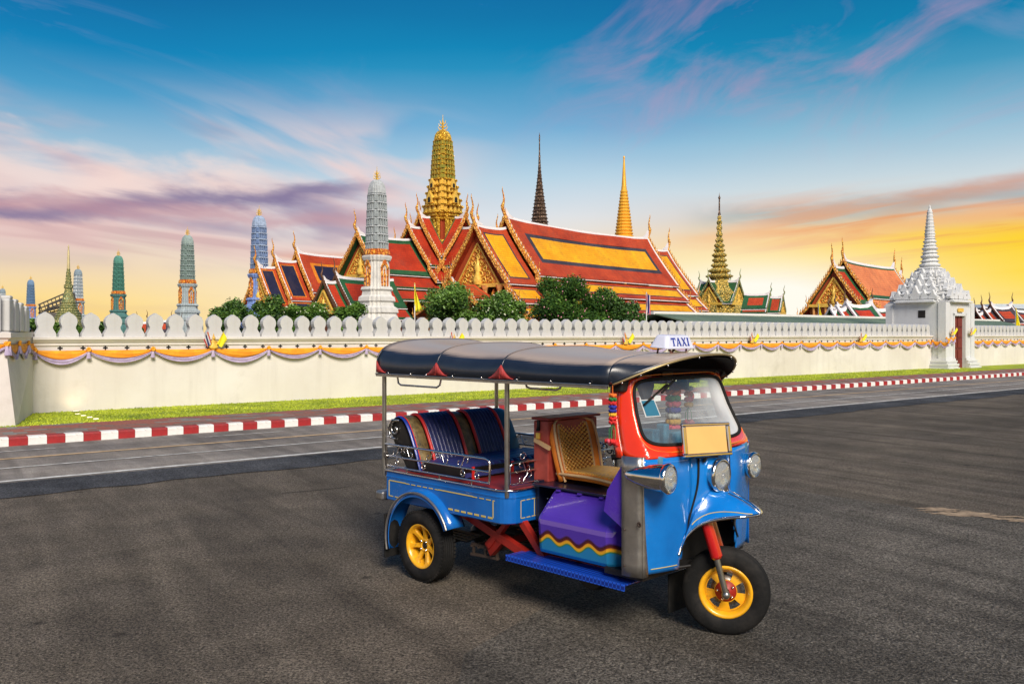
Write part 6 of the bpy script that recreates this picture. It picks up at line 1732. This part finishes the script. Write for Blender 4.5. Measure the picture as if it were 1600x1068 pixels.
ribs = [-.57, .22, .95, 1.95]
def canopy(x, s_):        # s_ -1..1 across
    a = abs(s_); sg = 1 if s_ >= 0 else -1
    ztop = 1.955 - .036 * (x + .57)          # crown falls gently forward
    # superelliptic arch
    th = s_ * math.pi / 2
    y = .70 * math.sin(abs(th)) ** .70 * sg; zz = 1.675 + (ztop - 1.675) * max(0, math.cos(th)) ** .50
    # sag between hoops
    i = max(k_ for k_ in range(4) if x >= ribs[k_] - 1e-6); i = min(i, 2); f = (x - ribs[i]) / (ribs[i+1] - ribs[i]); f = min(max(f, 0), 1)
    sag = math.sin(math.pi * f) ** .8 * (.019 if i < 2 else .014)
    k_ = math.sin(min(1, a * 1.2) * math.pi) if a < .83 else .2
    y -= sg * sag * (.9 * math.sin(a * math.pi)) ; zz -= sag * (.45 + .4 * math.cos(th))
    return Vector((x, y, zz))
xs = []
for i in range(3): xs += [ribs[i] + (ribs[i+1] - ribs[i]) * k_ / 12 for k_ in range(12)]
xs.append(ribs[3])
mb = MB(); mb.grid(lambda u, v: canopy(xs[min(int(round(u * (len(xs) - 1))), len(xs) - 1)], 2 * v - 1), len(xs) - 1, 48)
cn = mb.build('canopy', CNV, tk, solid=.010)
# peak over the windscreen: its rim sweeps forward and up in the middle
def peak(u, s_):
    b = canopy(1.95, s_); a = abs(s_)
    yf = .70 * s_ if False else b.y * (1 - .05 * u)
    reach = .36 * (1 - (b.y / .70) ** 2) ** .62
    x = 1.95 + reach * u; zf = 1.675 + (1.865 - 1.675) * (max(0, 1 - (abs(b.y) / .70) ** 2.3)) ** .8
    return Vector((x, yf, b.z + (zf - b.z) * u ** 1.4))
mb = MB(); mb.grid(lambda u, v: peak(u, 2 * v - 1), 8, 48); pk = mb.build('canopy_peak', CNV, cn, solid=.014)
MB().tube([peak(1, -1 + 2 * i / 48) + Vector((.004, 0, 0)) for i in range(49)], .0085, 6).build('peak_piping', mat('brass_piping', (.45, .34, .16, 1), .35, .6), pk)
mb = MB()
for s_ in (-.82, -.6, -.35, -.1, .15, .4, .65, .85): p = peak(1, s_); mb.ball(p + Vector((.008, 0, -.012)), .008, 0, 6)
mb.build('snap_stud', CHR, pk)
# black underside lining
MB().grid(lambda u, v: peak(u, 2 * v - 1) * 1.0 + Vector((-.01, 0, -.020)), 6, 30).grid(lambda u, v: canopy(-.56 + 2.5 * u, 2 * v - 1) + Vector((0, 0, -.018)), 10, 30).build('lining', mat('lining_black', (.008, .007, .007, 1), .9), cn)
for sy in (-1, 1):
    mb = MB(); mb.tube([(-.585, sy * .703, 1.664), (1.95, sy * .703, 1.664)], .0075, 6); mb.bar((-.58, sy * .700, 1.650), (1.94, sy * .700, 1.650), .014, .016); mb.build('canopy_edge_rail', STL, cn)
    mb = MB()
    for x in (-.40, -.10, .10, .42, .75, 1.12, 1.45, 1.80): mb.ball((x, sy * .710, 1.676), .0085, 0, 6)
    mb.build('snap_stud', CHR, cn)
RPT = mat('patch_red', (.42, .045, .040, 1), .5, 0, .3, 12, bump=.4, bs=30)
for x in (-.57, .22, .95):
    mb = MB()
    n = 10
    w = .13
    for sd in (-1, 1):
        if x < -.5 and sd < 0: continue
        A = []; B = []
        for i in range(n + 1):
            q = i / n; xx = x + sd * w * q; hgt = .13 * (1 - q) ** 1.7 + .006
            s0 = 1.0; 
            # find canopy parameter at given height above the edge
            def at(h):
                lo, hi = .5, 1.0
                for _ in range(18):
                    m_ = (lo + hi) / 2
                    if canopy(max(min(xx, 1.94), -.569), -m_).z - 1.675 > h: lo = m_
                    else: hi = m_
                p = canopy(max(min(xx, 1.94), -.569), -lo); return Vector((xx, p.y - .009, p.z))
            A.append(at(.0)); B.append(at(hgt * .75))
            C_ = None
        mb.add(A + B, [(i, i + 1, n + 2 + i, n + 1 + i) for i in range(n)], 0, True)
    mb.build('corner_patch', RPT, cn, solid=.008)
# hoops under the cloth (raised welts)
mb = MB()
for x in ribs[:3]: mb.tube([canopy(x, -1 + 2 * i / 40) + Vector((0, 0, .002)) for i in range(41)], .0085, 6)
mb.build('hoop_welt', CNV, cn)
# grab bars under the canopy
def grab(x0, x1, y, dz=.085):
    MB().tube([(x0, y, 1.655), (x0 + .015, y, 1.655 - dz * .8), (x0 + .05, y, 1.655 - dz), (x1 - .06, y, 1.655 - dz), (x1 - .02, y, 1.655 - dz * .75), (x1, y, 1.66)], .0085, 7).ball((x1, y, 1.652), .013, 0, 7).build('grab_bar', CHR, tk)
grab(-.42, .16, -.60); grab(1.06, 1.42, -.56, .05); grab(-.42, .16, .60)

# --- roof sign
SG = bpy.data.objects.new('taxi_sign', None); COL.objects.link(SG); SG.parent = tk; SG.scale = (.88, .86, .9); SG.location = (2.02, -.085, 1.905); SG.rotation_euler = (0, R(4), 0)
mb = MB()
def ro(hx, hy, z, r=.03, n=4):
    o = []
    for cx_, cy_, a0 in ((hx - r, hy - r, 0), (-hx + r, hy - r, 90), (-hx + r, -hy + r, 180), (hx - r, -hy + r, 270)):
        for i in range(n + 1): a = R(a0 + 90 * i / n); o.append((cx_ + r * math.cos(a), cy_ + r * math.sin(a), z))
    return o
mb.rings([ro(.085, .200, 0), ro(.088, .203, .008), ro(.082, .195, .018), ro(.060, .165, .085), ro(.052, .155, .098), ro(.035, .13, .103)], 0, False)
mb.build('sign_box', mat('sign_white', (.66, .68, .80, 1), .4, 0, .06, 4, coat=.3), SG, bevel=.004)
SB = mat('sign_letter_blue', (.012, .035, .30, 1), .5)
def letter(ch, yc, parts):
    """slab-serif capital from bars on the sloping front face; local a = across, b = up"""
    h_, w_ = .060, .060; mb = MB()
    P0 = lambda a, b: Vector((.0815 - .0225 * ((b + .014) / .067) + .0045, yc + a, .022 + b))
    for (x0, y0, x1, y1, t) in parts:
        a = P0(x0 * w_, y0 * h_); b = P0(x1 * w_, y1 * h_); d = (b - a); nrm = Vector((.95, 0, .31)); s_ = d.cross(nrm).normalized() * t / 2; n_ = nrm * .0025
        mb.add([a - s_ - n_, b - s_ - n_, b + s_ - n_, a + s_ - n_, a - s_ + n_, b - s_ + n_, b + s_ + n_, a + s_ + n_], [(0, 3, 2, 1), (4, 5, 6, 7), (0, 1, 5, 4), (1, 2, 6, 5), (2, 3, 7, 6), (3, 0, 4, 7)])
    mb.build('letter', SB, SG)
T_ = .011
for k_, (ch, parts) in enumerate((('T', [(-.5, .92, .5, .92, .010), (0, 0, 0, .95, .015), (-.22, .04, .22, .04, .006), (-.47, .68, -.47, .95, .006), (.47, .68, .47, .95, .006)]),
        ('A', [(-.40, 0, -.02, 1, .008), (.40, 0, .02, 1, .015), (-.24, .32, .26, .32, .006), (-.55, .04, -.22, .04, .006), (.20, .04, .56, .04, .006)]),
        ('X', [(-.38, 0, .34, 1, .008), (-.36, 1, .40, 0, .014), (-.52, .04, -.22, .04, .006), (.22, .04, .54, .04, .006), (-.52, .96, -.18, .96, .006), (.20, .96, .50, .96, .006)]),
        ('I', [(0, 0, 0, 1, .016), (-.24, .04, .24, .04, .006), (-.24, .96, .24, .96, .006)]))):
    letter(ch, (-.095, -.025, .050, .108)[k_], parts)
LGM = mat('sign_leg_brown', (.12, .045, .03, 1), .5)
mb = MB()
for sy in (-1, 1):
    for sx in (-1, 1): mb.bar((sx * .05, sy * .12, 0), (sx * .075, sy * .095, -.055), .012, .016)
    mb.bar((-.08, sy * .095, -.052), (.08, sy * .095, -.052), .02, .008)
mb.bar((.06, -.1, -.035), (.06, .1, -.035), .008, .008); mb.build('sign_leg', LGM, SG)
